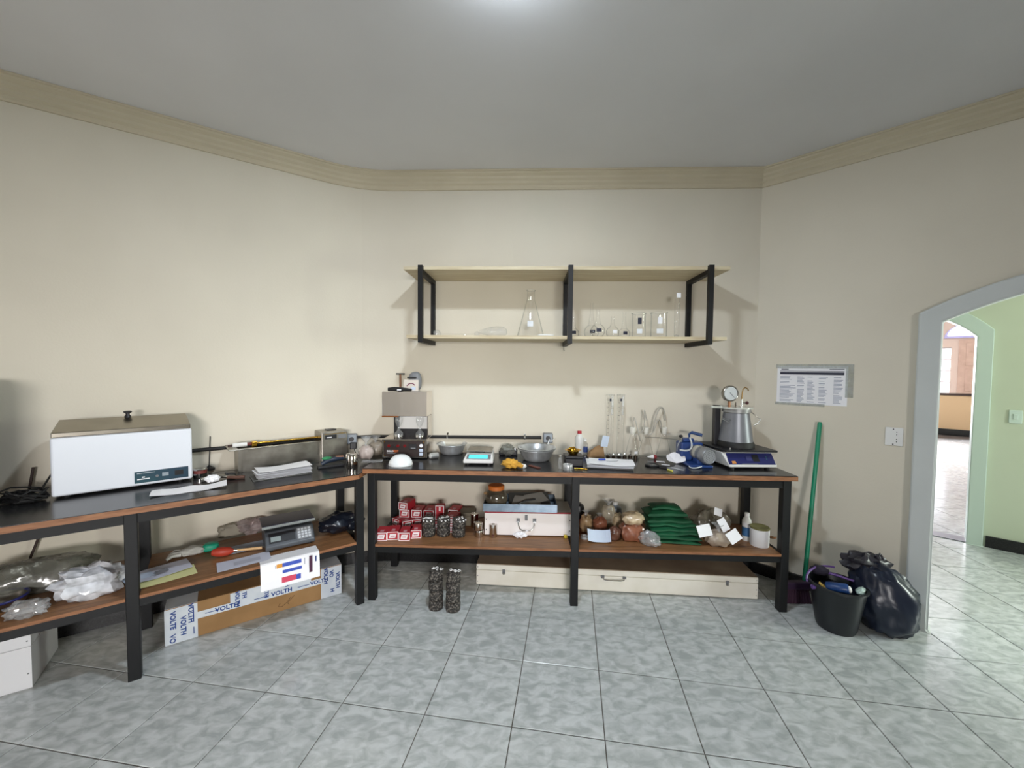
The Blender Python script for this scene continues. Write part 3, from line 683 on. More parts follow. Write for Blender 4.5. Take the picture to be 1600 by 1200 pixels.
part(t, 'clamp_block', MB().box(.085, .115, .045, .10, .152, .186), mBrass, bevel=.004)
part(t, 'guide_bar', MB().box(-.04, .5, .11, .14, .157, .166), M('dark red bar', (56,34,32), .5))
part(t, 'white_cylinder', MB().cyl((-.02, .07, .170), (.06, .07, .170), .014, n=18), mWhite, True)
part(t, 'rod_sleeve', MB().cyl((.06, .07, .17), (.086, .07, .17), .011, n=16), M('dull red band', (110,48,44), .5), True)
# stack of papers
P = at(442, 745, ZL, .05)
t = thing('paper_stack', 'stack of loose white papers on grey folders before the steel trough', 'paper stack', P, R(40))
part(t, 'folder', MB().box(-.17, .16, -.07, .08, 0, .006), M('grey folder', (92,92,90), .7), bevel=.002)
for k in range(9):
    part(t, 'paper', MB().sheet(.30, .145, k, .003 if k < 8 else .010, z=.0065+k*.0046, curl=.002 if k < 8 else .006).xf((random.uniform(-.008, .008), random.uniform(-.006, .006), 0), (0, 0, R(random.uniform(-4, 4)))), mPaper)
# hole punch / hand tool in black, blue and green
P = at(517, 731, ZL, .035)
t = thing('hole_punch', 'black and navy desk punch with a green top next to the drive box', 'punch', P, R(36))
part(t, 'base', MB().box(-.085, .085, -.035, .035, 0, .016), mDark, bevel=.005)
part(t, 'lever', MB().tube([(-.06, 0, .026), (-.02, 0, .045), (.04, 0, .052), (.082, 0, .05)], [.014, .018, .016, .010], 12), M('navy lever', (32,44,62), .4), True)
part(t, 'green_pad', MB().blob((-.025, 0, .062), (.032, .018, .012), 1, .1), M('green pad', (44,132,84), .5), True)
part(t, 'orange_tip', MB().obox((.058, 0, .066), (.05, .012, .006), (0, .1, 0)), M('peach tip', (206,140,104), .5), bevel=.002)
# tins
def tin(name, label, P, r, hgt, mat=mSteel, lidh=.012, group=None, hole=False):
    t = thing(name, label, 'tin', P, 0, group)
    part(t, 'body', MB().lathe([(0, 0), (r*.97, 0), (r, .003), (r, hgt-lidh), (0, hgt-lidh)], 28), mat, True)
    part(t, 'lid', MB().lathe([(r*1.03, hgt-lidh), (r*1.03, hgt-.002), (r*.99, hgt), (r*.86, hgt-.001), (r*.84, hgt-.004), (0, hgt-.004)], 28), mat, True)
    return t
P = at(550, 733, ZL, .035); tin('metal_tin', 'shiny squat metal tin at the right end of the left bench', P, .037, .098, mSteel, .05)
# charger and cable at the corner socket
P = Vector((*(arc_pts(.06)[7]), ZC-.02))
t = thing('plug_adapter', 'dark grey plug adapter hanging in the corner socket box', 'plug', P, thb+turn*.6)
part(t, 'body', MB().box(-.05, -.002, -.045, -.006, -.06, -.01), mDark, bevel=.006)
part(t, 'cable', MB().tube([(-.02, -.03, -.06), (-.005, -.04, -.10), (.03, -.05, -.122), (.09, -.06, -.118), (.13, -.03, -.119)], .0035, 6), mRubber, True)
# bags with pale powder on the corner
def bag(name, label, P, rad, mat, seed=1, knot=None, rz=0, film=None, group=None, box=2.2, amp=.14, flat=.12):
    t = thing(name, label, 'bag', P, rz, group)
    part(t, 'filled_bag', MB().blob((0, 0, rad[2]*(1-flat)), rad, seed, amp, 2.3, 28, flat, box), mat, True)
    z = rad[2]*(2-flat)*.93
    if knot:
        kh, kr = knot
        prof = [(kr*1.1, z-kh*.35), (kr*.45, z), (kr*.30, z+kh*.25), (kr*.38, z+kh*.4), (kr*.9, z+kh*.75), (kr*1.25, z+kh)]
        mb = MB().lathe(prof, 22)
        mb.v = [tuple(Vector(v)*1.0+Vector((noise.noise(Vector(v)*60+Vector((seed, 0, 0)))*.012*(1 if v[2] > z else .4), noise.noise(Vector(v)*60+Vector((0, seed, 9)))*.012, 0))) for v in mb.v]
        part(t, 'twisted_neck', mb, film or mBagC, True)
    return t
P = at(577, 722, ZL+.005, .05); P.z = ZT
bag('powder_bag', 'clear bag of pinkish powder with a pointed neck at the bench corner', at(572, 719, ZT, .05), (.055, .045, .052), M('pinkish powder', (186,172,166), .4, col2=(160,146,140), scale=20, coat=.5), 3, (.07, .028), group=None)
bag('powder_bag', 'second clear bag of grey stone dust behind the pinkish one', at(587, 713, ZT, .05), (.06, .05, .055), M('grey stone dust', (146,136,122), .4, col2=(120,110,98), scale=20, coat=.5), 5, (.05, .03))
P = at(582, 721, ZT); solo('plastic_sheet', MB().sheet(.14, .07, 5, .006), mBagC, 'flat clear plastic piece under the powder bags', 'plastic', P, R(10))
# black cable tangle at the far left of the bench
t = thing('cable_tangle', 'tangle of black power cables left of the water bath', 'cable', at(24, 790, ZL))
random.seed(11)
for k in range(6):
    pts = []
    for q in range(16):
        a = q*.8+k; rr = .035+.035*random.random()+.0015*q
        pts.append((-.02+rr*math.cos(a)*1.3, .06+rr*math.sin(a)*.8, .008+.012*k*random.random()+.01*random.random()))
    part(t, 'cable', MB().tube(pts, .0045, 6), mRubber, True)
part(t, 'plug', MB().box(-.13, -.09, -.02, .015, .0, .03), mDark, bevel=.006)
part(t, 'riser', MB().tube([(.02, .08, .02), (-.02, .14, .06), (-.05, .20, .10), (-.03, .255, .13)], .005, 6), mRubber, True)
P = at(150, 783, ZL); 
t = thing('hanging_cord', 'dark cord hanging down the wall behind the left bench', 'cord', (0, 0, 0))
o = LP-UL*1.20-Vector(NL)*.03
part(t, 'cord', MB().tube([(o.x, o.y, 1.0), (o.x-.02, o.y-.02, .8), (o.x+.01, o.y+.01, .62), (o.x-.02, o.y-.012, .50), (o.x-.01, o.y-.005, .32), (o.x, o.y, .012)], .006, 6), M('brown cord', (52,34,30), .6), True)
# lab oven standing at the far left, mostly outside the view
P = lb(1.665, .05)
t = thing('drying_oven', 'grey drying oven standing at the far left end of the bench', 'oven', P-ub*.5, RL)
part(t, 'body', MB().box(0, .46, 0, .46, .02, .62), M('oven grey enamel', (108,112,120), .4), bevel=.01)
d_ = part(t, 'door', MB().box(.02, .44, -.03, 0, .12, .60), MATS['oven grey enamel'], bevel=.006)
part(d_, 'handle', MB().box(.40, .42, -.06, -.03, .3, .42), mChrome, bevel=.003)
part(t, 'control_panel', MB().box(.02, .44, -.012, 0, .03, .11), mDark)
for x in (.04, .42):
    for y in (.04, .42): part(t, 'foot', MB().cyl((x, y, 0), (x, y, .02), .018, n=10), mRubber)
# ------------------------------------------------------------------ things on the left bench's shelf
bag('plastic_bag', 'white crumpled carrier bag on the lower shelf by the front leg', at(143, 940, ZSL, .09), (.125, .085, .075), mBagW, 7, None, R(35), amp=.4, box=2.4)
bag('plastic_bag', 'big grey clear plastic bag lying at far left of the lower shelf', at(50, 940, ZSL, .17), (.24, .11, .075), thin('grey film', (214,218,214), (150,152,148), .3, .15, milk=.42, milkcol=(150,150,142), bump=.7, bscale=14), 9, None, R(36), amp=.25, box=2.6)
bag('plastic_bag', 'small clear crumpled bag at the shelf edge, far left', at(45, 968, ZSL, .05), (.07, .05, .035), mBagC, 12, None, R(30), amp=.4)
P = at(3, 958, ZSL, .06)
t = thing('steel_bowl', 'dark blue rimmed metal bowl cut by the left edge of the view', 'bowl', P)
part(t, 'bowl', MB().lathe([(0, .0), (.05, .0), (.075, .02), (.085, .05), (.08, .05), (.07, .022), (.045, .006), (0, .006)], 28), mSteelD, True)
part(t, 'rim', MB().tube([(.084*math.cos(a), .084*math.sin(a), .05) for a in [k*math.pi/12 for k in range(24)]], .006, 8, True), mNavy, True)
def paper(label, px, py, z, w, d, rz, seed, amp=.008, mat=mPaper, name='paper_sheet', prints=None, dz=0, curl=0):
    t = thing(name, label, 'paper', at(px, py, z)+Vector((0, 0, dz)), rz)
    s = part(t, 'sheet', MB().sheet(w, d, seed, amp, curl=curl), mat)
    for (x0, x1, y0, y1, mt) in prints or ():
        mb = MB().sheet(w, d, seed, amp, nx=10, ny=8, z=.001, curl=curl)
        z_ = .0022+amp*1.0; part(s, 'print', MB().box(x0*w, x1*w, y0*d, y1*d, z_, z_+.0003), mt)
    return t
pm = M('grey photo print', (120,122,128), .6)
paper('yellow edged sheet under the grey print on the lower shelf', 258, 902, ZSL, .26, .14, R(45), 4, .003, M('pale yellow paper', (222,220,160), .8), dz=.001)
paper('grey printed sheet with a dark swirl mark on the lower shelf', 250, 896, ZSL, .26, .15, R(50), 5, .012, M('lilac grey paper', (200,202,216), .8), prints=((-.1, .12, -.3, -.05, pm),), dz=.007)
paper('folded pale sheet behind the front leg of the left bench', 215, 905, ZSL, .12, .10, R(60), 6, .01, mPaperB, dz=.004)
paper('white printed sheet under the red handled brush', 382, 878, ZSL, .26, .13, R(38), 8, .004, M('lilac grey paper', (200,202,216), .8), prints=((-.2, .3, -.25, .1, M('faint print', (176,178,192), .7)),))
paper('pale sheet with faint print behind the red handled brush', 385, 856, ZSL, .22, .12, R(36), 9, .006, mPaperB)
P = at(305, 868, ZSL, .03)
t = thing('rubber_glove', 'crumpled pale glove with a green cuff on the lower shelf', 'glove', P, R(28))
part(t, 'palm', MB().blob((-.01, 0, .022), (.075, .045, .024), 6, .3, 2.5, flat=.15), M('pale grey rubber', (196,196,190), .6), True)
for k in range(4): part(t, 'finger', MB().tube([(-.06, -.03+.018*k, .018), (-.10, -.035+.02*k, .02+.006*(k % 2)), (-.125, -.05+.022*k, .009)], [.011, .010, .008], 10), MATS['pale grey rubber'], True)
part(t, 'cuff', MB().blob((.075, .012, .024), (.042, .036, .024), 3, .12, 2, flat=.1, box=3), M('teal cuff', (22,150,120), .5), True)
P = at(352, 872, ZSL, .03)
t = thing('brush', 'red bulb brush with a long pale wooden handle on the lower shelf', 'brush', P, R(24))
part(t, 'red_head', MB().lathe([(0, -.07), (.016, -.066), (.026, -.04), (.028, -.01), (.024, .02), (.012, .04), (.007, .045), (0, .045)], 22, (0, 0, .029), (1, 0, -.06)), M('red rubber', (178,62,44), .5), True)
part(t, 'ferrule', MB().cyl((.043, 0, .027), (.06, 0, .026), .008, n=12), mChrome, True)
part(t, 'handle', MB().cyl((.06, 0, .026), (.19, 0, .018), .007, .009, n=12), M('pale handle wood', (206,168,120), .6), True)
P = at(362, 838, ZSL, .03)
t = thing('kraft_wrapper', 'torn tan wrapper with a dark opening at the back of the shelf', 'wrapper', P, R(36))
part(t, 'wrapper', MB().blob((0, 0, .034), (.075, .05, .038), 8, .3, 2.6, flat=.1, box=3), M('tan grey wrapper', (150,144,130), .8), True)
part(t, 'opening', MB().obox((.078, -.02, .03), (.03, .03, .03), (0, .3, .4)), mDark, bevel=.004)
bag('plastic_bag', 'pinkish clear plastic heap between wrapper and weighing scale', at(395, 835, ZSL, .05), (.09, .06, .05), thin('pinkish film', (226,216,216), (180,170,170), .3, .15, milk=.4, milkcol=(190,176,174), bump=.6, bscale=16), 14, None, R(36), amp=.3)
# scale with dark blue pan
P = at(415, 866, ZSL)
t = thing('weighing_scale', 'grey shop scale with a dark blue pan on the lower shelf', 'scale', P+vb*.0, R(36))
w = .275
part(t, 'body', MB().add([(0, 0, .012), (w, 0, .012), (w, .28, .012), (0, .28, .012), (0, 0, .035), (w, 0, .035), (w, .075, .105), (0, .075, .105), (w, .28, .105), (0, .28, .105)],
     [(3, 2, 1, 0), (0, 1, 5, 4), (4, 5, 6, 7), (7, 6, 8, 9), (1, 2, 8, 6, 5), (3, 0, 4, 7, 9), (2, 3, 9, 8)]), M('dark grey scale body', (72,76,82), .4), bevel=.006)
sl = math.atan2(.07, .075)
def onslope(x0, x1, s0, s1, lift):
    f_ = lambda s: (.075*s-lift*math.sin(sl), .035+.07*s+lift*math.cos(sl))
    a, b = f_(s0), f_(s1); c0, d0 = (.075*s0+.0*1, .035+.07*s0), (.075*s1, .035+.07*s1)
    return MB().add([(x0, *a), (x1, *a), (x1, *b), (x0, *b), (x0, *c0), (x1, *c0), (x1, *d0), (x0, *d0)], [(0, 1, 2, 3), (0, 4, 5, 1), (1, 5, 6, 2), (2, 6, 7, 3), (3, 7, 4, 0)])
part(t, 'display', onslope(.02, .165, .2, .85, .002), mDark)
part(t, 'display_glass', onslope(.03, .085, .3, .6, .003), M('lcd grey', (140,150,150), .2))
kp = part(t, 'keypad', onslope(.175, .26, .12, .9, .002), mGreyP)
for i in range(4):
    for j in range(4): part(kp, 'key', onslope(.181+i*.0195, .195+i*.0195, .18+j*.175, .30+j*.175, .005), M('pale key', (196,200,206), .5))
part(t, 'pan', MB().box(-.012, w+.012, .085, .29, .125, .140), M('dark blue pan', (30,30,66), .3, .2), bevel=.004)
part(t, 'pan_rim', MB().box(-.013, w+.013, .083, .087, .121, .138), mChrome)
part(t, 'pan_post', MB().box(.08, w-.08, .14, .23, .105, .125), mDark)
for x in (.03, w-.03):
    for y in (.03, .25): part(t, 'foot', MB().cyl((x, y, 0), (x, y, .012), .014, n=10), mRubber)
# black refuse bag on the shelf
t = thing('refuse_bag', 'folded black plastic bag heaped behind the shop scale', 'bag', at(536, 836, ZSL, .05), R(36))
part(t, 'bag', MB().blob((-.02, .03, .065), (.13, .085, .068), 21, .28, 1.7, 40, flat=.1), mBagB, True)
part(t, 'fold', MB().blob((.07, .02, .05), (.075, .07, .055), 23, .26, 1.9, 30, flat=.1), mBagB, True)
# chart sheet hanging over the shelf edge
P0 = at(452, 868, ZSL); e = BL0-ub*0
t = thing('chart_sheet', 'white sheet with coloured bar chart hanging over the left shelf edge', 'paper', at(454, 872, ZSL), R(37))
pts = [(.09, .0035), (.03, .0038), (-.005, .004), (-.014, -.002), (-.020, -.04), (-.026, -.10), (-.028, -.145)]
vs = []; 
for y, z in pts: vs += [(-.155, y, z), (.155, y, z+.0)]
n = len(pts)
part(t, 'sheet', MB().add(vs+[(x, y+.0008, z+.0006) for x, y, z in vs], [(2*k, 2*k+1, 2*k+3, 2*k+2) for k in range(n-1)]+[(2*n+2*k+2, 2*n+2*k+3, 2*n+2*k+1, 2*n+2*k) for k in range(n-1)]), mPaper)
def pr(x0, x1, z0, z1, c, nm):
    f_ = lambda z: -.014+(z+.002)*(.014/.143) if z < 0 else -.014
    return part(t, 'bar', MB().box(x0, x1, f_(z0)-.0012, f_(z0)-.0007, z0, z1), M(nm, c, .7))
for k, (x0, x1, z0, z1, c, nm) in enumerate(((-.045, .055, -.042, -.012, (60,84,180), 'chart blue'), (-.075, -.045, -.042, -.012, (216,150,60), 'chart amber'), (-.045, .057, -.082, -.052, (60,84,180), 'chart blue'), (-.05, .025, -.125, -.092, (206,70,96), 'chart rose'), (.025, .05, -.125, -.095, (60,84,180), 'chart blue'), (.096, .114, -.115, -.004, (70,34,60), 'chart maroon'), (.130, .138, -.06, -.015, (40,60,120), 'chart navy'), (.07, .074, -.06, -.01, (150,154,172), 'chart grey'), (-.082, -.079, -.04, -.015, (150,154,172), 'chart grey'))): pr(x0, x1, z0, z1, c, nm)
# ------------------------------------------------------------------ under the left bench
P = at(258, 1010, 0)
t = thing('cardboard_box', 'long cardboard box sealed with printed white tape under the left bench', 'box', P, R(36.1))
LN, DP, HT = .93, .17, .205
part(t, 'carton', MB().box(0, LN, 0, DP, 0, HT), mCard, bevel=.003)
def tape(x0, x1, z0, z1, k=0): return part(t, 'tape', MB().box(x0, x1, -.0012-.0004*k, -.0006, z0, z1), mTapeW)
tape(.0, .145, .0, HT-.004); tape(.80, LN, .0, HT-.004); tape(.145, .80, .105, .145); tape(.30, .74, .14, HT-.004, 1)
part(t, 'top_tape', MB().box(0, .145, 0, DP, HT, HT+.0012), mTapeW); part(t, 'top_tape', MB().box(.80, LN, 0, DP, HT, HT+.0012), mTapeW)
part(t, 'side_tape', MB().box(-.0012, 0, 0, DP, .02, HT-.01), mTapeW)
Q = R(90)
for body, x, z, sz, rot in (('VOLTH', .285, .125, .036, 0), ('VOLTH', .57, .125, .036, 0), ('VOLTH', .79, .125, .034, 0), ('VOLTE', .035, .135, .034, 1), ('VOLTH', .08, .09, .034, 1), ('VOLTH', .115, .15, .034, 1), ('VO', .032, .03, .036, 1), ('VOLTH', .335, .158, .03, 1), ('TH', .37, .172, .03, 1), ('VOLTH', .485, .165, .03, 1), ('TH', .60, .17, .03, 1), ('VOLTH', .83, .15, .034, 1), ('VO', .865, .155, .034, 1), ('H', .87, .04, .034, 1), ('VOLTH', .905, .10, .034, 1)):
    text(t, 'tape_lettering', body, sz, mTapeB, (x, -.0024, z), (Q, 0, 0) if not rot else (Q, R(90), 0), bold=.0012)
for x0, x1 in ((.18, .24), (.42, .50), (.66, .73)): part(t, 'tape_rule', MB().box(x0, x1, -.0022, -.0017, .123, .127), mTapeB)
for k, z in enumerate((.16, .12, .045)): part(t, 'fine_print', MB().box(.125, .129, -.0022, -.0013, z-.02, z+.02), mTapeB)
part(t, 'marker_scrawl', MB().tube([(.56, -.001, .055), (.55, -.001, .035), (.57, -.001, .028), (.60, -.001, .05), (.62, -.001, .075)], .0014, 5).tube([(.64, -.001, .08), (.60, -.001, .04), (.61, -.001, .03)], .0014, 5), M('brown marker', (84,56,34), .7))
# white box on the floor, cut by the left edge
P = at(51, 1074, 0)
t = thing('white_chest', 'white painted wooden chest on the floor, cut by the left edge', 'box', P, R(34))
part(t, 'body', MB().box(-.5, 0, 0, .33, 0, .205), M('white chest paint', (232,232,236), .5), bevel=.002)
part(t, 'lid', MB().box(-.5, 0, 0, .33, .207, .262), MATS['white chest paint'], bevel=.002)
for z in (.075, .235): part(t, 'nail', MB().cyl((-.012, -.0015, z), (-.012, 0, z), .0035, n=8), mGreyP)
# ------------------------------------------------------------------ things on the right bench
P = at(597, 717, ZT)
t = thing('testing_apparatus', 'steel hooded laboratory apparatus with a dark control panel at the bench corner', 'lab apparatus', P, R(0))
w = .325
ba = part(t, 'base', MB().box(0, w, 0, .22, .006, .146), mSteel, bevel=.003)
for x in (.03, w-.03): part(t, 'foot', MB().cyl((x, .04, 0), (x, .04, .006), .014, n=10), mRubber)
pn = part(ba, 'control_panel', MB().box(.014, w-.014, -.004, 0, .018, .134), mPanelB)
part(t, 'back_column', MB().box(.04, w-.004, .16, .20, .146, .31), mDark)
part(t, 'white_back_plate', MB().box(.085, w-.012, .15, .16, .20, .33), mWhite, bevel=.004)
part(t, 'side_plate', MB().box(w-.006, w+.0, .05, .20, .146, .31), mSteel)
hd = part(t, 'hood', MB().box(0, w, 0, .20, .312, .492), M('dented bright steel', (226,218,210), .22, .82, bump=.5, bscale=5), bevel=.004)
part(t, 'hood_lip', MB().box(0, .12, -.004, .0, .306, .316), M('copper lip', (170,110,70), .3, .8))
for x in (.02, w-.02):
    for z in (.026, .126): part(pn, 'screw', MB().cyl((x, -.004, z), (x, -.007, z), .004, n=8), mBrass)
for x in (.052, .118, .168): part(pn, 'lamp', MB().cyl((x, -.004, .098), (x, -.010, .098), .011, n=14), M('dark red lens', (110,20,24), .2))
part(pn, 'toggle', MB().cyl((.088, -.004, .098), (.088, -.014, .098), .005, n=10), mDark)
part(pn, 'thermostat', MB().box(.198, .252, -.009, -.004, .072, .112), mDark, bevel=.002)
part(pn, 'thermostat_scale', MB().box(.212, .246, -.0096, -.009, .078, .086), mGreyP)
part(pn, 'round_sticker', MB().cyl((.286, -.004, .100), (.286, -.0052, .100), .013, n=18), mPaper)
for z in (.038, .066): part(pn, 'square_sticker', MB().box(.273, .299, -.0052, -.004, z-.011, z+.011), mPaperB)
text(pn, 'lettering', 'SOLO', .019, mPaper, (.060, -.0048, .058), bold=.0005)
text(pn, 'lettering', 'TEST', .019, M('orange print', (206,104,44), .6), (.100, -.0048, .058), bold=.0005)
part(pn, 'small_print', MB().box(.036, .10, -.0046, -.004, .040, .044), mGreyP)
for x in (.11, .265):
    g = part(t, 'glass_bulb', MB().lathe([(0, .001), (.022, .004), (.033, .022), (.030, .040), (.012, .056), (.009, .085), (.018, .10), (.026, .125), (.024, .16)], 24, (x, .045, .146)), mGlassM, True)
    part(g, 'metal_collar', MB().lathe([(.024, .002), (.031, .012), (.031, .02), (.024, .03)], 20, (x, .045, .146)), mChrome, True)
P2 = P+Vector((0, 0, .492))
t2 = thing('t_handle_plunger', 'brown rod with a T handle standing on the steel hood', 'tool', P2+Vector((.115, .07, 0)))
part(t2, 'rod', MB().cyl((0, 0, 0), (0, 0, .125), .0085, n=14), M('brown rod', (112,74,44), .45), True)
part(t2, 'handle', MB().cyl((-.032, 0, .128), (.032, 0, .128), .0055, n=12), mDark, True)
part(t2, 'foot', MB().lathe([(0, 0), (.02, 0), (.018, .010), (.009, .014), (0, .014)], 18), mDark, True)
t2 = thing('tool_roll', 'dark padded tool roll with straps lying along the steel hood', 'tool', P2+Vector((.11, .018, 0)))
part(t2, 'roll', MB().tube([(-.07, 0, .016), (-.03, .0, .018), (.03, .002, .017), (.10, .0, .013)], [.013, .016, .015, .010], 12), mRubber, True)
part(t2, 'strap', MB().tube([(-.02, -.008, .030), (.04, -.01, .024), (.10, -.008, .018)], .004, 8), mDark, True)
part(t2, 'tag', MB().box(.0, .03, -.019, -.017, .010, .018), mPaper)
t2 = thing('grey_meter', 'rounded grey handheld meter with a dark band on top of the hood', 'meter', P2+Vector((.20, .10, 0)))
part(t2, 'body', MB().blob((.015, .01, .072), (.048, .04, .072), 2, .04, 1.5, 24, box=2.8), mGreyP, True)
part(t2, 'dark_band', MB().box(-.035, .035, -.034, -.028, .095, .106), mDark, bevel=.002)
t2 = thing('picture_card', 'small card with a red printed motif leaning on the grey meter', 'card', P2+Vector((.20, .045, .0)), R(-4))
part(t2, 'card', MB().box(-.055, .055, -.002, .002, .002, .085), M('cream card', (214,206,196), .6))
part(t2, 'motif', MB().tube([(-.03, -.0022, .04), (-.012, -.0022, .058), (.012, -.0022, .060), (.03, -.0022, .046)], .004, 6), M('plum print', (128,70,96), .6), True)
part(t2, 'blue_label', MB().box(.0, .035, -.004, -.002, .012, .036), mPaperB)
# porcelain dome
P = at(626, 730, ZT, .075)
solo('porcelain_dome', MB().lathe([(.080, 0), (.082, .004), (.076, .026), (.060, .050), (.036, .066), (0, .071)], 32), M('white porcelain', (232,236,238), .2), 'white porcelain dish turned upside down before the steel apparatus', 'dish', P, smooth=True)
P = at(675, 717, ZT, .02)
t = thing('steel_capsule', 'small shiny metal capsule lying beside the steel apparatus', 'capsule', P+Vector((.015, 0, 0)), R(40))
part(t, 'barrel', MB().cyl((-.03, 0, .021), (.03, 0, .021), .020, n=20), mAlu, True)
part(t, 'end_cap', MB().cyl((-.034, 0, .021), (-.03, 0, .021), .016, n=20), mWhite, True)
def bowlp(r, hh, base, th=.003):
    o = [(0, 0), (base, 0)]; n = 8
    for k in range(1, n+1): a = k/n; o.append((base+(r-base)*a**.75, hh*a**1.25))
    o.append((r+.012, hh+.002)); i = [(p[0]-th, p[1]+th) for p in reversed(o[1:-1])]; return o+[(r+.011, hh+.004)]+i+[(0, th)]
P = at(706, 712, ZT, .085)
t = thing('aluminium_basin', 'shallow aluminium basin between steel apparatus and white scale', 'basin', P)
part(t, 'bowl', MB().lathe(bowlp(.108, .075, .075), 40), mAlu, True)
# white scale with cyan display
P = at(723.5, 727, ZT)
t = thing('digital_scale', 'white digital bench scale with a glowing cyan display', 'scale', P, R(-1))
w = .207; 
part(t, 'body', MB().add([(0, 0, .014), (w, 0, .014), (w-.005, .25, .014), (.005, .25, .014), (0, 0, .038), (w, 0, .038), (w-.012, .085, .062), (.012, .085, .062), (w-.012, .25, .062), (.012, .25, .062)],
     [(3, 2, 1, 0), (0, 1, 5, 4), (4, 5, 6, 7), (7, 6, 8, 9), (1, 2, 8, 6, 5), (3, 0, 4, 7, 9), (2, 3, 9, 8)]), mWhite, bevel=.005)
def slp(x0, x1, s0, s1, lift, mat, nm):
    f_ = lambda s, l: (.085*s-l*.27, .038+.024*s+l*.96)
    a, b, c, d = f_(s0, lift), f_(s1, lift), f_(s0, 0), f_(s1, 0)
    return part(t, nm, MB().add([(x0, *a), (x1, *a), (x1, *b), (x0, *b), (x0, *c), (x1, *c), (x1, *d), (x0, *d)], [(0, 1, 2, 3), (0, 4, 5, 1), (1, 5, 6, 2), (2, 6, 7, 3), (3, 7, 4, 0)]), mat)
slp(.02, w-.02, .12, .92, .001, mGreyP, 'fascia'); slp(.035, w-.04, .22, .75, .002, mLCD, 'display')
part(t, 'weighing_plate', MB().box(.016, w-.014, .095, .245, .076, .084), mSteelD, bevel=.003)
part(t, 'plate_post', MB().box(.07, w-.07, .14, .20, .062, .076), mDark)
for x in (.03, w-.03):
    for y in (.03, .22): part(t, 'foot', MB().cyl((x, y, 0), (x, y, .014), .013, n=10), mDark)
# folded cloth pad with paper behind
P = at(786, 699, ZT+.02, .0); P = bw(-.02, .08, ZT)
t = thing('dark_case', 'dark zipped case with a white slip of paper against the back wall', 'case', P, rb)
part(t, 'body', MB().box(-.07, .07, -.05, .05, 0, .040), mDark, bevel=.01, seg=3)
part(t, 'paper_slip', MB().obox((.01, -.01, .046), (.095, .05, .001), (.12, 0, .1)), mPaper)
# stacked bowls
P = at(838, 724, ZT, .115)
t = thing('aluminium_bowl', 'large aluminium bowl, the lower of two nested bowls', 'bowl', P)
part(t, 'bowl', MB().lathe(bowlp(.128, .080, .085), 44), mAlu, True)
t = thing('aluminium_bowl', 'shallow aluminium bowl nested on top of the larger one', 'bowl', P+Vector((.002, .0, .0395)))
part(t, 'bowl', MB().lathe(bowlp(.130, .052, .085), 44), mAlu, True)
bag('film_bag', 'grey film bag slumped at the left of the aluminium bowls', at(793, 714, ZT, .05), (.05, .04, .045), thin('grey film', (214,218,214), (150,152,148), .3, .15, milk=.42, milkcol=(150,150,142), bump=.7, bscale=14), 31, None, 0, amp=.3)
# yellow glove
P = at(800, 733, ZT, .04)
t = thing('work_glove', 'crumpled yellow work glove at the bench front edge', 'glove', P, R(-8))
part(t, 'palm', MB().blob((-.01, 0, .028), (.055, .038, .031), 4, .35, 2.4, 28, flat=.12), mYellow, True)
for k, (dx, dy) in enumerate(((.05, -.022), (.055, -.004), (.05, .014), (.01, -.038))):
    part(t, 'finger', MB().tube([(dx*.4, dy, .022), (dx, dy-.004, .024), (dx+.022, dy-.008, .014)], [.013, .012, .009], 10), mYellow, True)
part(t, 'white_cuff', MB().blob((.075, .004, .013), (.022, .016, .014), 9, .3, 3), mWhite, True)
P = at(835, 730, ZT); 
solo('wooden_spatula', MB().obox((0, 0, .004), (.10, .026, .006), (0, 0, 0)), M('red brown wood', (104,58,46), .6), 'short red brown wooden strip at the front of the bowls', 'strip', P, R(-52), bevel=.002)
# white plastic bag and charger near socket
pj = bw(pe.x+.07, .07, ZC-.06)
t = thing('phone_charger', 'black charger on a white cable below the right socket box', 'charger', at(877, 708, ZT, .02), R(5))
part(t, 'body', MB().box(-.032, .032, -.016, .02, 0, .036), mDark, bevel=.005)
part(t, 'rating_label', MB().box(-.012, .014, -.0168, -.016, .006, .030), mGreyP)
q = t.location; jl = bw(pe.x+.05, .062, ZC+.012)-q
part(t, 'cable', MB().tube([(0, .02, .02), (-.02, .05, .05), (-.03, .10, .09), (jl.x-.02, jl.y-.04, jl.z-.04), (jl.x, jl.y, jl.z-.004)], .0035, 6), mWhite, True)
part(t, 'cable_loop', MB().tube([(-.01, .02, .03), (.0, .06, .09), (-.005, .10, .13), (jl.x+.015, jl.y-.03, jl.z-.01)], .0035, 6), mWhite, True)
P = at(875, 733, ZT, .012)
t = thing('glass_vial', 'small shiny glass vial standing before the brass dish', 'vial', P)
part(t, 'body', MB().lathe([(0, .001), (.013, .001), (.014, .006), (.014, .062), (.009, .072), (.009, .08)], 20), mGlassM, True)
part(t, 'cap', MB().lathe([(.0105, .076), (.0105, .09), (0, .09)], 18), mChrome, True)
P = at(887, 736, ZT, .03)
t = tin('metal_tin', 'low metal tin standing at the bench front before the black case', P, .032, .038, mAlu, .016)
P = at(900, 733, ZT); t = thing('brass_key', 'small brass key lying by the low metal tin', 'key', P+Vector((.02, 0, 0)), R(-12))
part(t, 'shaft', MB().cyl((-.03, 0, .004), (.03, 0, .004), .004, n=10), mBrass, True)
part(t, 'bow', MB().tube([(.042+.012*math.cos(a), .012*math.sin(a), .004) for a in [k*math.pi/8 for k in range(16)]], .003, 8, True), mBrass, True)
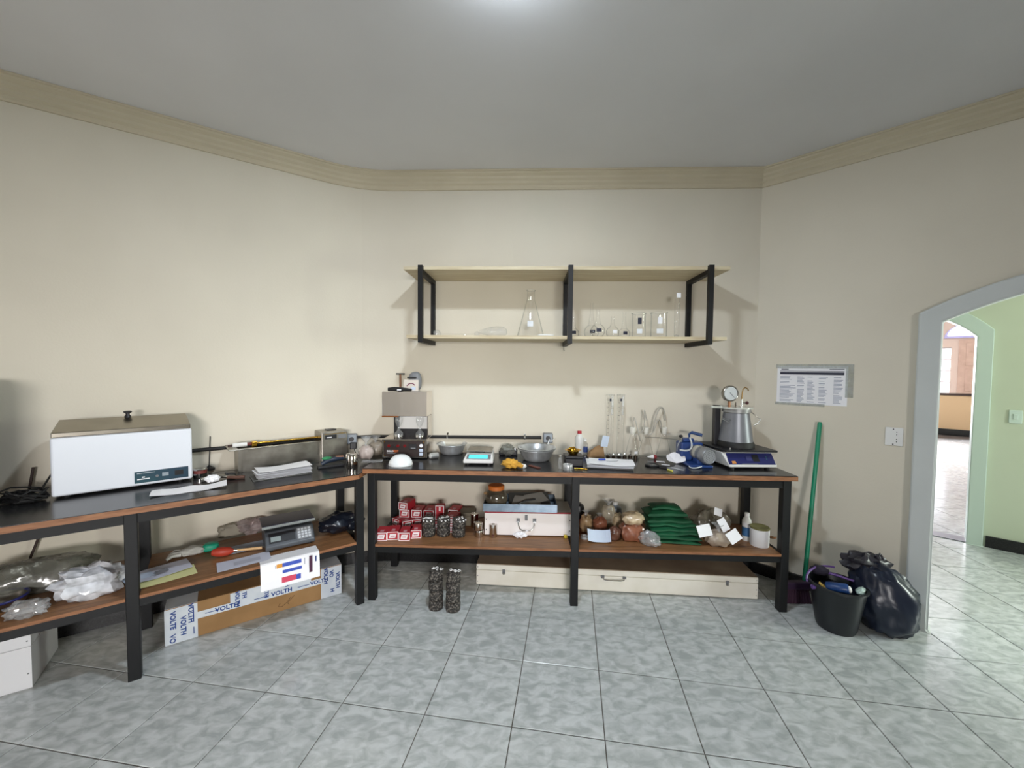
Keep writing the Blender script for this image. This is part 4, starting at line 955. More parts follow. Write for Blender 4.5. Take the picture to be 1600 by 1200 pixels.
# black case with brass dish
P = at(897, 729, ZT)
t = thing('black_box', 'small black box carrying a brass dish', 'box', P, RZ)
part(t, 'body', MB().box(-.062, .062, 0, .11, 0, .052), mDark, bevel=.006)
part(t, 'lid', MB().box(-.064, .064, -.002, .112, .054, .072), mDark, bevel=.005)
t = thing('brass_dish', 'dented brass dish on the small black box', 'dish', P+Vector((0, .052, .0725)))
part(t, 'bowl', MB().lathe(bowlp(.045, .03, .022, .002), 30), mBrass, True)
part(t, 'crumpled_foil', MB().blob((-.004, .0, .028), (.034, .03, .024), 5, .45, 3.4, 24), mBrass, True)
def bottle(name, label, P, r, hh, neck, capm, bodym, lab=None, labz=(.2, .55), rz=0):
    t = thing(name, label, 'bottle', P, rz)
    sh = hh*.70
    part(t, 'body', MB().lathe([(0, 0), (r*.94, 0), (r, .006), (r, sh), (r*.9, sh+r*.3), (neck*1.1, hh*.86), (neck, hh*.88), (neck, hh*.9)], 26), bodym, True)
    part(t, 'cap', MB().lathe([(neck*1.15, hh*.88), (neck*1.15, hh-.002), (neck, hh), (0, hh)], 22), capm, True)
    if lab: part(t, 'label_band', MB().lathe([(r*1.008, hh*labz[0]), (r*1.008, hh*labz[1])], 26), lab, True)
    return t
P = at(905, 711, ZT, .03); bottle('squeeze_bottle', 'white bottle with a red cap against the back wall', Vector((P.x, P.y, ZT)), .032, up(P, 673)-ZT, .014, M('red cap', (178,32,48), .4), M('white translucent bottle', (214,214,210), .35), None)
t = thing('blue_bottle', 'small blue labelled bottle just right of the red capped one', 'bottle', at(914, 711, ZT, .025))
part(t, 'body', MB().lathe([(0, 0), (.019, 0), (.02, .005), (.02, .085), (.010, .10), (.010, .11)], 22), mGlassM, True)
part(t, 'blue_band', MB().lathe([(.0204, .02), (.0204, .06)], 22), M('deep blue label', (34,60,120), .5), True)
part(t, 'cap', MB().lathe([(.0115, .105), (.0115, .125), (0, .125)], 18), mWhite, True)
P = at(931, 716, ZT, .05)
t = thing('kraft_bag', 'brown paper bag with a white tag left of the measuring cylinders', 'bag', P, R(5))
part(t, 'bag', MB().add([(-.065, -.035, 0), (.06, -.035, 0), (.06, .03, 0), (-.065, .03, 0), (-.05, -.028, .04), (.055, -.03, .045), (.055, .026, .045), (-.05, .024, .04), (.0, -.004, .085), (.055, -.004, .10)],
     [(3, 2, 1, 0), (0, 1, 5, 4), (1, 2, 6, 5), (2, 3, 7, 6), (3, 0, 4, 7), (4, 5, 9, 8), (6, 7, 8, 9), (5, 6, 9), (7, 4, 8)]), mKraft, bevel=.004)
part(t, 'paper_tag', MB().obox((.058, -.036, .125), (.055, .0012, .085), (.1, .15, .1)), mPaperB)
# measuring cylinders
for px, lab in ((952, 'left of the two tall measuring cylinders'), (968.5, 'right of the two tall measuring cylinders')):
    P = at(px, 713, ZT, .03); hh = up(P, 617)-ZT; r = .026
    t = thing('measuring_cylinder', 'clear graduated '+('glass, ' if 0 else 'cylinder, ')+lab, 'cylinder', P, 0, 'measuring cylinders')
    part(t, 'glass_tube', MB().lathe([(0, .012), (r*.9, .012), (r, .018), (r, hh-.006), (r*1.15, hh)], 28), mGlass, True)
    part(t, 'foot', MB().lathe([(0, .001), (.040, .001), (.040, .006), (.020, .012), (0, .012)], 6 if px < 960 else 28), mGlassM, False)
    part(t, 'rim', MB().tube([(r*1.12*math.cos(a), r*1.12*math.sin(a), hh) for a in [k*math.pi/10 for k in range(20)]], .002, 6, True), mGlassM, True)
    for k in range(8): 
        z = hh*.38+k*hh*.07; part(t, 'graduation', MB().add([((r+.0008)*math.cos(a), (r+.0008)*math.sin(a), z+dz) for a in (-2.6, -2.35, -2.1) for dz in (0, .0018)], [(0, 2, 3, 1), (2, 4, 5, 3)]), mInk)
    part(t, 'scale_mark', MB().add([((r+.0009)*math.cos(a), (r+.0009)*math.sin(a), z) for a in (-2.0, -1.75, -1.5) for z in (hh*.90, hh*.94)], [(0, 2, 3, 1), (2, 4, 5, 3)]), mInk)
    label_on(t, r+.0012, hh*.68, hh*.98, -1.15, .35, thin('frosted strip', (240,240,240), (215,218,218), .2, .2, milk=.35))
P = at(960, 719.5, ZT, .036)
# row of bronze weights
for k in range(6):
    P = at(950+k*8.6, 717.5, ZT, .012)
    t = thing('brass_weight', 'small bronze weight, %s from the left in the row before the cylinders' % ('first', 'second', 'third', 'fourth', 'fifth', 'sixth')[k], 'weight', P, 0, 'row of bronze weights')
    part(t, 'body', MB().lathe([(0, 0), (.0145, 0), (.0145, .022), (.010, .026), (0, .026)], 18), M('dark bronze', (70,60,50), .3, .8), True)
    part(t, 'knob', MB().lathe([(.005, .026), (.005, .030), (.009, .034), (.006, .039), (0, .040)], 14), mChrome, True)
# three stoppered flasks with hoses
FL = []
for px, py, wd, top, lab in ((987.5, 716, 25, 676, 'leftmost stoppered flask of the hosed three'), (1008.5, 715, 27, 676, 'middle stoppered flask of the hosed three'), (1037, 714, 25, 676, 'rightmost stoppered flask of the hosed three')):
    P = at(px, py, ZT, .03); r = wpx(wd, P)/2; hh = up(P, top)-ZT
    t = thing('stoppered_flask', 'clear conical '+lab, 'flask', P, 0, 'flasks joined by hoses')
    part(t, 'glass_body', MB().lathe(flaskprof(r*.92, hh, .017, .03), 30), mGlass, True)
    part(t, 'stopper', MB().lathe([(.015, hh-.012), (.021, hh+.012), (.023, hh+.038), (.019, hh+.042), (0, hh+.042)], 20), M('white rubber', (226,224,214), .5), True)
    part(t, 'glass_tube', MB().cyl((.006, 0, hh+.042), (.006, 0, hh+.085), .0045, n=10), mGlassM, True)
    part(t, 'side_arm', MB().cyl((.013, 0, hh-.02), (.045, 0, hh-.008), .005, n=10), mGlassM, True)
    if px < 1000: label_on(t, r*.80, .03, .055, -1.2, .3)
    FL.append((P, hh))
hose = M('milky hose', (176,172,162), .35)
def hz(pts, lab):
    solo('rubber_hose', MB().tube(pts, .0052, 8), hose, lab, 'hose', smooth=True)
def bez(a, b, c, d, n=16): return [a*(1-u)**3+b*3*u*(1-u)**2+c*3*u*u*(1-u)+d*u**3 for u in [k/n for k in range(n+1)]]
V = Vector
a0 = FL[0][0]+V((.006, 0, FL[0][1]+.088)); a1 = FL[1][0]+V((.006, 0, FL[1][1]+.088)); a2 = FL[2][0]+V((.006, 0, FL[2][1]+.088))
s0 = FL[0][0]+V((.047, 0, FL[0][1]-.006)); s1 = FL[1][0]+V((.047, 0, FL[1][1]-.006))
hz(bez(a0, a0+V((0, 0, .10)), s1+V((-.12, -.05, .0)), FL[1][0]+V((-.05, -.02, FL[1][1]-.06))), 'milky hose looping from the leftmost flask down to the middle one')
hz(bez(s0+V((.004, .004, .004)), s0+V((.09, 0, .02)), a1+V((-.06, 0, .22)), a1+V((0, 0, .003))), 'milky hose arching over between left and middle flasks')
hz(bez(s1+V((.004, 0, .004)), s1+V((.02, 0, .20)), a2+V((-.01, 0, .19)), a2+V((0, 0, .003))), 'milky hose in a high arch onto the rightmost flask')
hz(bez(s1+V((.006, -.02, .02)), s1+V((.03, -.02, .13)), FL[2][0]+V((-.04, -.03, FL[2][1]+.13)), FL[2][0]+V((-.026, -.012, FL[2][1]+.03))), 'milky hose in a lower arch before the rightmost flask')
# papers with pen
P = at(952, 728.5, ZT)
t = thing('paper_stack', 'sheaf of white papers with a blue pen before the measuring cylinders', 'paper stack', P, R(-13))
part(t, 'folder', MB().box(-.155, .155, -.085, .09, 0, .005), M('grey folder', (92,92,90), .7), bevel=.002)
for k in range(6):
    part(t, 'paper', MB().sheet(.30, .185, k+20, .003 if k < 5 else .010, z=.0055+k*.0036, curl=.001+.001*k).xf((random.uniform(-.012, .012), random.uniform(-.008, .008), 0), (0, 0, R(random.uniform(-6, 6)))), mPaper)
part(t, 'pen_clip', MB().obox((-.05, .01, .042), (.05, .012, .010), (0, 0, .3)), M('blue pen', (34,66,160), .4), bevel=.002)
part(t, 'sketch', MB().tube([(-.02, -.015, .0395), (.02, -.02, .0395), (.05, -.0, .0395), (.06, .02, .0395)], .0012, 5), mInk)
# loupe
P = at(1019, 729, ZT, .02)
t = thing('magnifier', 'black rimmed hand magnifier lying on the bench', 'magnifier', P, R(-30))
part(t, 'rim', MB().tube([(.042*math.cos(a), .042*math.sin(a), .008) for a in [k*math.pi/14 for k in range(28)]], .007, 8, True), mDark, True)
part(t, 'lens', MB().lathe([(0, .011), (.03, .009), (.038, .008)], 28), mGlassM, True)
part(t, 'handle', MB().cyl((.044, -.01, .008), (.10, -.025, .008), .007, n=12), mDark, True)
P = at(1021, 718, ZT, .012)
t = thing('rubber_bulb', 'little pipette bulb, white tip and red body', 'bulb', P, R(-8))
part(t, 'tip', MB().lathe([(.003, -.045), (.008, -.03), (.014, -.012), (.016, 0)], 18, (0, 0, .017), (1, 0, 0)), mWhite, True)
part(t, 'bulb', MB().lathe([(.016, 0), (.0165, .012), (.012, .022), (0, .026)], 18, (0, 0, .017), (1, 0, 0)), M('dark red rubber', (140,44,50), .5), True)
P = at(1032, 722, ZT); solo('paper_scrap', MB().sheet(.06, .03, 3, .004), mPaper, 'small white paper scrap between magnifier and filter paper', 'paper', P, R(-15))
P = at(1040, 727, ZT); solo('paper_scrap', MB().sheet(.055, .026, 7, .003), mPaper, 'narrow white paper scrap nearer the bench edge, below the filter paper', 'paper', P, R(-25))
P = at(1057, 727, ZT, .045)
t = thing('filter_paper', 'open white filter paper cone propped beside the blue pump', 'filter paper', P, R(0))
fp = MB(); n = 26; vs = [(0, 0, .004)]
for k in range(n+1):
    a = R(-55)+R(290)*k/n; rr = .068; vs.append((rr*math.cos(a)*1.0, rr*math.sin(a)*.55+.01, .040+.030*math.sin(a)+.004*math.sin(5*a)))
part(t, 'cone', fp.add(vs, [(0, k+1, k+2) for k in range(n)]), mPaper)
P = at(1047, 736, ZT); solo('chalk_stick', MB().cyl((-.02, 0, .005), (.02, 0, .005), .005, n=10), M('yellow chalk', (214,208,96), .8), 'short yellow chalk stick near the bench front', 'chalk', P, R(-62), smooth=True)
P = at(1058, 733, ZT); solo('plastic_strip', MB().box(-.045, .045, -.012, .012, 0, .003), M('cloudy strip', (150,152,156), .2), 'cloudy plastic strip beside the yellow chalk', 'strip', P, R(-50))
# ------------------------------------------------------------------ blue vacuum pump
P = at(1094, 733, ZT, .03)
t = thing('vacuum_pump', 'blue vacuum pump with a grey finned motor beside the hotplate', 'pump', P, R(0))
part(t, 'base', MB().box(-.07, .09, .0, .22, 0, .018), mBlue, bevel=.006)
ax = V((.14, -.99, -.04)).normalized(); c0 = V((.03, .185, .088)); KM = 1.45
part(t, 'motor', MB().lathe([(r_, z_*KM) for r_, z_ in ((0, 0), (.046, 0), (.050, .004), (.050, .085), (.054, .088), (.058, .10), (.058, .128), (.05, .135), (.047, .132), (0, .132))], 32, tuple(c0), tuple(ax)), mMotor, True)
cv = part(t, 'fan_cover', MB().lathe([(0, .1335*KM), (.044, .1335*KM)], 28, tuple(c0), tuple(ax)), M('perforated grey', (136,138,142), .5))
qm = Vector(ax).to_track_quat('Z', 'X').to_matrix()
for rr, nn in ((.012, 6), (.024, 12), (.036, 18)):
    for k in range(nn):
        a = 2*math.pi*k/nn; pc = c0+qm@V((rr*math.cos(a), rr*math.sin(a), .1338*KM)); part(cv, 'vent_hole', MB().cyl(pc, pc+ax*.0006, .0026, n=6), mDark)
part(t, 'cream_band', MB().lathe([(.0508, .06), (.0508, .10)], 28, tuple(c0), tuple(ax)), M('cream band', (186,182,168), .5), True)
part(t, 'motor_foot', MB().box(.0, .08, .04, .12, .018, .05), mBlue, bevel=.004)
part(t, 'pump_body', MB().box(-.075, .085, .14, .24, .018, .15), mBlue, bevel=.012, seg=3)
part(t, 'top_block', MB().box(-.05, .03, .16, .22, .15, .175), mBlue, bevel=.008)
part(t, 'handle', MB().tube([(.0, .18, .175), (-.002, .18, .205), (.012, .17, .218), (.075, .14, .203)], [.006, .008, .012, .012], 10), M('dark blue grip', (40,66,112), .45), True)
part(t, 'inlet', MB().cyl((-.065, .17, .15), (-.065, .17, .18), .009, n=12), mChrome, True)
part(t, 'inlet_knob', MB().blob((-.065, .17, .190), (.014, .014, .012), 1, .05, n=14), mDark, True)
part(t, 'hose', MB().tube(bez(V((-.065, .16, .165)), V((-.12, .10, .16)), V((-.15, .06, .10)), V((-.13, .06, .02)))[:11]+[V((-.165, .01, .06))][:0], .005, 8), mGlassM, True)
part(t, 'gas_tube', MB().tube(bez(V((.0, .17, .18)), V((.0, .08, .10)), V((-.06, .06, .10)), V((-.10, .10, .105))), .006, 8), M('pale tube', (200,204,206), .3), True)
part(t, 'cord', MB().tube(bez(V((-.06, .03, .01)), V((-.10, -.03, .006)), V((-.06, -.06, .006)), V((.01, .0, .012))), .004, 8), M('pale tube', (200,204,206), .3), True)
part(t, 'lever_arm', MB().tube([(-.07, .18, .16), (-.20, .20, .172), (-.31, .22, .172)], .0022, 6), mSteelD, True)
# ------------------------------------------------------------------ hotplate base with vacuum vessel
P = at(1140, 734, ZT)
t = thing('vibrating_base', 'white instrument base with a blue sloping panel and black top plate', 'instrument', P, R(1))
w = .325
part(t, 'body', MB().add([(0, 0, .016), (w, 0, .016), (w, .30, .016), (-.02, .30, .016), (0, 0, .030), (w, 0, .030), (w-.012, .055, .108), (-.03, .055, .108), (w-.012, .30, .108), (-.05, .30, .108)],
     [(3, 2, 1, 0), (0, 1, 5, 4), (4, 5, 6, 7), (7, 6, 8, 9), (1, 2, 8, 6, 5), (3, 0, 4, 7, 9), (2, 3, 9, 8)]), mWhite, bevel=.005)
def slq(x0, x1, s0, s1, lift, mat, nm, par):
    L2 = math.hypot(.055, .078); ny, nz = -.078/L2, .055/L2
    f_ = lambda s, l: (.055*s+ny*l, .030+.078*s+nz*l)
    a, b, c, d = f_(s0, lift), f_(s1, lift), f_(s0, 0), f_(s1, 0)
    return part(par, nm, MB().add([(x0, *a), (x1, *a), (x1-.004, *b), (x0-.0, *b), (x0, *c), (x1, *c), (x1-.004, *d), (x0, *d)], [(0, 1, 2, 3), (0, 4, 5, 1), (1, 5, 6, 2), (2, 6, 7, 3), (3, 7, 4, 0)]), mat)
pn = slq(-.002, w-.008, .06, .93, .0015, mNavy, 'blue_panel', t)
slq(.125, .165, .35, .68, .004, M('mid navy', (58,60,110), .4), 'selector', pn); slq(.17, .215, .28, .80, .003, mDark, 'display', pn); slq(.022, .05, .12, .32, .003, M('orange sticker', (206,140,70), .5), 'warning_sticker', pn)
slq(.085, .20, .05, .12, .0028, mGreyP, 'name_strip', pn)
for s in (.45, .62): slq(.262, .272, s, s+.05, .003, M('green led', (60,120,110), .4), 'led', pn)
part(t, 'top_plate', MB().add([(-.025, .0, .118), (w+.0, .0, .118), (w-.02, .33, .118), (-.08, .33, .118), (-.025, .0, .132), (w+.0, .0, .132), (w-.02, .33, .132), (-.08, .33, .132)], [(3, 2, 1, 0), (4, 5, 6, 7), (0, 1, 5, 4), (1, 2, 6, 5), (2, 3, 7, 6), (3, 0, 4, 7)]), mDark, bevel=.003)
part(t, 'plate_frame', MB().box(.0, w-.02, .03, .28, .108, .118), mWhite)
for x in (.03, w-.05):
    for y in (.03, .26): part(t, 'foot', MB().cyl((x, y, 0), (x, y, .016), .016, n=12), mRubber)
part(t, 'bolt', MB().cyl((.01, .02, .132), (.01, .02, .146), .004, n=8), mChrome); part(t, 'bolt', MB().cyl((w-.05, .2, .132), (w-.05, .2, .146), .004, n=8), mChrome)
P = P+V((.125, .165, .1325))
t = thing('vacuum_vessel', 'grey conical vacuum vessel with a round pressure gauge on the black plate', 'vessel', P, R(0))
part(t, 'black_base', MB().lathe([(0, 0), (.120, 0), (.120, .022), (.112, .040), (0, .040)], 40), mRubber, True)
part(t, 'cone', MB().lathe([(.112, .040), (.110, .048), (.083, .236), (.083, .24), (0, .24)], 44), mPot, True)
part(t, 'collar', MB().lathe([(.083, .238), (.092, .244), (.092, .268), (0, .268)], 44), M('grey collar', (150,150,150), .4, .4), True)
part(t, 'clear_cover', MB().lathe([(0, .268), (.105, .268), (.105, .280), (0, .280)], 44), M('acrylic cover', (196,198,190), .15), True)
part(t, 'column', MB().box(-.135, -.095, .03, .07, .0, .285), mDark, bevel=.003)
part(t, 'side_spout', MB().tube([(-.10, 0, .273), (-.17, -.01, .277), (-.185, -.01, .277)], .008, 10), M('acrylic cover', (196,198,190), .15), True)
gz = .375; gx = -.063
part(t, 'gauge_stem', MB().cyl((gx, -.02, .28), (gx, -.02, gz-.045), .010, n=12), M('copper stem', (150,110,84), .35, .8), True)
g = part(t, 'gauge_case', MB().lathe([(0, 0), (.052, 0), (.056, .006), (.056, .030), (.052, .034), (.048, .030), (0, .030)], 36, (gx, -.005, gz), (.05, -1, 0)), mSteelD, True)
part(g, 'dial', MB().lathe([(0, .0305), (.047, .0305)], 32, (gx, -.005, gz), (.05, -1, 0)), M('gauge dial', (206,210,212), .5))
part(g, 'needle', MB().bar((gx-.006, -.0375, gz+.007), (gx+.026, -.0375, gz-.026), .0035, .001), mDark)
part(g, 'glass', MB().lathe([(0, .034), (.049, .033)], 32, (gx, -.005, gz), (.05, -1, 0)), mGlass)
part(t, 'knob_nut', MB().cyl((-.018, -.02, .28), (-.018, -.02, .312), .009, .005, n=10), mSteel)
part(t, 'valve', MB().cyl((.018, -.03, .28), (.018, -.03, .335), .008, n=12), mChrome, True)
part(t, 'valve_arm', MB().cyl((.018, -.03, .31), (.045, -.03, .31), .005, n=10), mChrome, True)
part(t, 'valve_knob', MB().blob((.056, -.03, .31), (.013, .012, .012), 1, .05, n=14), M('dark red knob', (70,26,30), .4), True)
part(t, 'hook_pipe', MB().tube([(.018, -.03, .335), (.02, -.03, .375), (.025, -.03, .405), (.04, -.03, .420), (.058, -.03, .410), (.065, -.03, .395)], .0038, 8), M('dull brass', (140,112,60), .45, .8), True)
part(t, 'wire_bail', MB().tube([(.093, -.01, .25), (.115, -.03, .225), (.135, -.04, .205), (.155, -.04, .20), (.13, -.04, .165), (.105, -.03, .15)], .0032, 8), mSteelD, True)
part(t, 'wire_clip', MB().tube([(-.075, -.06, .19), (-.125, -.05, .205), (-.13, -.05, .20), (-.08, -.06, .17)], .0026, 8), mChrome, True)
# ------------------------------------------------------------------ right bench's shelf: red cartons
def carton(label, P, rz, stand=False, w=.076, hh=.056, ln=.115):
    t = thing('red_carton', label, 'carton', P, rz, 'red and white cartons')
    if stand: w, hh, ln = .064, .108, .056
    part(t, 'box', MB().box(-w/2, w/2, 0, ln, 0, hh), mRed)
    e = .0008; f = .0045
    part(t, 'white_border', MB().box(-w/2, w/2, -e, 0, 0, f).box(-w/2, w/2, -e, 0, hh-f, hh).box(-w/2, -w/2+f, -e, 0, f, hh-f).box(w/2-f, w/2, -e, 0, f, hh-f), mCartW)
    if stand:
        part(t, 'label', MB().box(-.006, .006, -e, 0, hh*.62, hh*.92), mCartW)
        part(t, 'flap_notch', MB().cyl((0, -e, .004), (0, 0, .004), .012, n=14), mCartW)
    else:
        part(t, 'label', MB().add([(-w*.33, -.001, hh*.22), (w*.24, -.001, hh*.22), (w*.34, -.001, hh*.76), (-w*.24, -.001, hh*.76)], [(0, 1, 2, 3)]), mCartW)
        part(t, 'lettering', MB().box(-w*.18, w*.18, -.0016, -.001, hh*.42, hh*.52), M('rose print', (160,92,104), .7))
        part(t, 'top_label', MB().box(-.012, .012, ln*.15, ln*.42, hh, hh+.0008), M('faded rose', (196,140,148), .6))
    return t
def cs(px, py, b=0): return at(px, py, ZS, b)
for k, (px, py, nm) in enumerate(((595.5, 845, 'first'), (613.5, 843.5, 'second'), (631.5, 845, 'third'), (649.5, 841, 'fourth'))):
    carton('red carton with white bordered end, %s from the left in the front row' % nm, cs(px, py), R((4, 7, 2, 9)[k]))
c2 = cs(626, 826)
carton('red carton turned sideways, left of the second row', cs(618, 824, .02), R(-35)); carton('red carton at an angle meeting its turned neighbour, second row', cs(637, 825.5), R(28)); carton('red carton in the second row behind the fourth front one', cs(652, 823), R(24))
base = cs(628, 815, .05)
b1 = V((-.825, 2.985, ZS)); 
row = [V((-.80+.092*k, 2.985-.004*k, ZS)) for k in range(3)]
carton('red carton at the left of the rear row, bottom layer', row[0], R(-4)); carton('red carton in the middle of the rear row, bottom layer', row[1], R(-3)); carton('red carton at the right of the rear row, bottom layer', row[2], R(-3))
carton('red carton at the left of the rear row, second layer', row[0]+V((0, -.003, .057)), R(-6)); carton('red carton in the middle of the rear row, second layer', row[1]+V((0, -.002, .057)), R(-2)); carton('red carton at the right of the rear row, second layer', row[2]+V((0, -.004, .057)), R(-3))
carton('red carton lying alone on top of the rear row at left', row[0]+V((-.01, -.01, .114)), R(-18))
mid = V((-.525, 2.895, ZS))
carton('red carton standing upright on the pile', V((-.525, 2.93, ZS+.057)), R(0), True)
carton('red carton under the upright one', V((-.53, 2.90, ZS)), R(-2))
carton('red carton lying right of the upright one at the back', V((-.435, 2.985, ZS)), R(-4)); carton('red carton on top at the back, right of the upright one', V((-.435, 2.985, ZS+.057)), R(-10))
carton('red carton resting on the right edge of the pile', V((-.435, 2.845, ZS+.057)), R(-12)); carton('red carton at the right bottom of the pile behind the specimens', V((-.432, 2.848, ZS)), R(-4))
# specimens
def specimen(label, P, rz, marks=False, group='asphalt specimens', r=.047, hh=.064, seed=0):
    t = thing('asphalt_specimen', label, 'specimen', P, rz, group)
    mb = MB().lathe([(0, 0), (r*.82, 0), (r*.95, .004), (r, .012), (r*1.0, hh*.35), (r*.985, hh*.5), (r, hh*.7), (r, hh-.012), (r*.95, hh-.004), (r*.82, hh), (r*.5, hh), (0, hh)], 34)
    mb.v = [tuple(Vector(v)+Vector((v[0], v[1], 0))*.05*noise.noise(Vector(v)*55+Vector((seed*3, 0, 0)))) for v in mb.v]
    part(t, 'puck', mb, mSpec, True)
    if marks:
        random.seed(seed)
        for k in range(4):
            x, y = (-.027+.018*k, -.020+.014*(k % 2)); rr = .0085
            n = random.choice((4, 7, 9, 10)); st = random.random()*6
            part(t, 'chalk_mark', MB().tube([(x+rr*math.cos(st+q*.62), y+rr*1.2*math.sin(st+q*.62), hh+.0015) for q in range(n)], .0028, 5), mChalk)
        for k in range(3):
            a = -2.2+.55*k; part(t, 'chalk_stroke', MB().tube([((r+.001)*math.cos(a), (r+.001)*math.sin(a), hh-.006), ((r+.002)*math.cos(a+.12), (r+.002)*math.sin(a+.12), hh-.016), ((r+.001)*math.cos(a+.22), (r+.001)*math.sin(a+.22), hh-.008)], .0028, 5), mChalk)
    return t
for k, (px, py) in enumerate(((670, 840.5), (693, 840), (716.5, 841.5))):
    P = cs(px, py, .047); nm = ('left', 'middle', 'right')[k]
    specimen('black asphalt specimen, lower one of the %s stack on the shelf' % nm, P, k, seed=k); specimen('black asphalt specimen with white marks, upper one of the %s stack on the shelf' % nm, P+V((.003*(k-1), 0, .0645)), k*.4, True, seed=k+3)
# tan box
P = bw(-.33, .16, ZS)
t = thing('tan_box', 'dull tan box against the wall behind the specimens', 'box', P, rb)
part(t, 'body', MB().box(-.065, .065, -.06, .06, 0, .075), M('dull tan card', (112,104,88), .8), bevel=.004)
part(t, 'lid', MB().box(-.067, .067, -.062, .062, .076, .098), MATS['dull tan card'], bevel=.004)
P = cs(749, 841, .03); tin('moisture_tin', 'small metal tin in front, lower one of the stacked pair', P, .029, .047, mSteel, .012, 'small metal tins'); tin('moisture_tin', 'small metal tin on top of the stacked pair', P+V((-.008, .004, .0475)), .029, .050, mSteel, .012, 'small metal tins')
P = cs(745, 828, .03); tin('moisture_tin', 'small metal tin behind the stacked pair of tins', P+V((-.02, .03, 0)), .029, .05, mSteel, .012, 'small metal tins'); tin('moisture_tin', 'metal tin topping the one behind the stacked pair', P+V((-.02, .03, .0505)), .029, .05, mSteel, .012, 'small metal tins')
P = cs(770.5, 841, .028)
t = thing('steel_cylinder', 'bright steel cylinder with a round hole before the white case', 'cylinder', P)
part(t, 'body', MB().lathe([(0, 0), (.027, 0), (.028, .003), (.028, .088), (.026, .09), (.012, .09), (.012, .084), (0, .084)], 28), mSteel, True)
part(t, 'hole', MB().cyl((0, -.0275, .018), (0, -.0285, .018), .007, n=14), M('dark red hole', (84,30,26), .5))
# white case
P = cs(757, 837)
t = thing('white_case', 'white wooden carrying case with red sides and a wire handle', 'case', P, R(-1.2))
w, hh = .612, .164
part(t, 'front', MB().box(0, w, 0, .012, .008, hh), mCase, bevel=.002)
part(t, 'side', MB().box(0, .006, .012, .25, .008, hh), mCaseR); part(t, 'side', MB().box(w-.006, w+.004, .0, .25, .008, hh), mCaseR)
part(t, 'back', MB().box(0, w, .24, .25, .008, hh), mCaseR); part(t, 'bottom', MB().box(.004, w-.006, .012, .24, .008, .018), mCaseR)
part(t, 'lid', MB().box(0, w, .012, .25, hh, hh+.010), M('grey lid board', (150,142,132), .6), bevel=.002)
part(t, 'lid_edge', MB().box(0, w, 0, .012, hh+.001, hh+.009), mCaseR)
for x in (.225, .34):
    m_ = part(t, 'handle_mount', MB().box(x, x+.024, -.004, 0, .105, .130), mGreyP)
    part(m_, 'eye', MB().cyl((x+.012, -.012, .105), (x+.012, -.002, .105), .008, n=12), mChrome, True)
part(t, 'handle', MB().tube([(.237, -.009, .105), (.240, -.012, .085), (.248, -.016, .062), (.268, -.018, .048), (.322, -.018, .048), (.342, -.016, .062), (.350, -.012, .085), (.353, -.009, .105)], .0045, 8), mChrome, True)
part(t, 'latch', MB().box(.284, .304, -.006, 0, .115, .155), mGreyP, bevel=.002)
for x in (.012, w-.012):
    for z in (.045, .12): part(t, 'nail', MB().cyl((x, -.0015, z), (x, 0, z), .004, n=8), mDark)
for x in (.03, w-.03):
    for y in (.02, .22): part(t, 'foot', MB().cyl((x, y, 0), (x, y, .008), .012, n=10), mRubber)
PT = P+V((-.008, .0, hh+.0105))
t = thing('metal_tray', 'blue grey galvanised tray resting on the white case', 'tray', PT, R(-1.2))
w, d, hh2 = .515, .235, .052
part(t, 'tray_floor', MB().box(0, w, 0, d, 0, .003), mTray); part(t, 'wall', MB().box(0, w, -.003, 0, 0, hh2), mTray); part(t, 'wall', MB().box(0, w, d, d+.003, 0, hh2), mTray)
part(t, 'wall', MB().box(-.003, 0, -.003, d+.003, 0, hh2), mTray); part(t, 'wall', MB().box(w, w+.003, -.003, d+.003, 0, hh2), mTray)
part(t, 'rolled_rim', MB().tube([(0, -.002, hh2), (w, -.002, hh2), (w+.002, d, hh2), (0, d+.002, hh2)], .0035, 8, True), mTray, True)
t2 = thing('glass_jar', 'smoky glass jar with an amber screw lid standing in the tray', 'jar', PT+V((.085, .10, .0035)))
part(t2, 'body', MB().lathe([(0, 0), (.058, 0), (.072, .012), (.082, .05), (.079, .088), (.060, .118), (.053, .126), (.053, .132)], 34), mJar, True)
part(t2, 'contents', MB().lathe([(0, .003), (.055, .003), (.069, .013), (.078, .05), (.074, .07), (0, .074)], 30), M('grey brown soil', (106,96,80), .8, col2=(84,76,64), scale=30, bump=.3), True)
part(t2, 'lid', MB().lathe([(.058, .126), (.059, .152), (.054, .157), (0, .157)], 34), mOrange, True)
part(t2, 'paper_wrap', MB().obox((-.072, -.02, .10), (.035, .002, .02), (.2, .4, .3)), mKraft)
t2 = thing('grey_folder', 'stiff grey wallet with papers lying in the metal tray', 'folder', PT+V((.33, .125, .030)), R(4), tilt=(R(13), 0))
part(t2, 'cover', MB().box(-.15, .15, -.11, .12, 0, .010), M('charcoal wallet', (78,80,78), .6), bevel=.004)
for k in range(3): part(t2, 'paper', MB().sheet(.15, .12, k+3, .012, z=.011+.003*k).xf((-.05+.05*k, -.02+.02*k, 0), (0, 0, .3*k-.3)), M('shaded grey paper', (150,148,142), .8))
part(t2, 'dark_tool', MB().tube([(-.09, -.07, .026), (-.03, -.03, .028), (.04, -.01, .027)], .006, 8), mDark, True)
P = cs(884, 842); solo('yellow_block', MB().obox((0, .01, .012), (.022, .02, .022), (.0, .0, .4)), M('yellow plastic', (206,180,48), .5), 'tiny yellow plastic block at the right foot of the white case', 'block', P, 0, bevel=.004)
P = cs(813, 841, .02); solo('tissue', MB().blob((0, 0, .017), (.045, .026, .019), 6, .45, 3.2, 26, flat=.1), mPaper, 'crumpled white tissue before the white case', 'tissue', P)
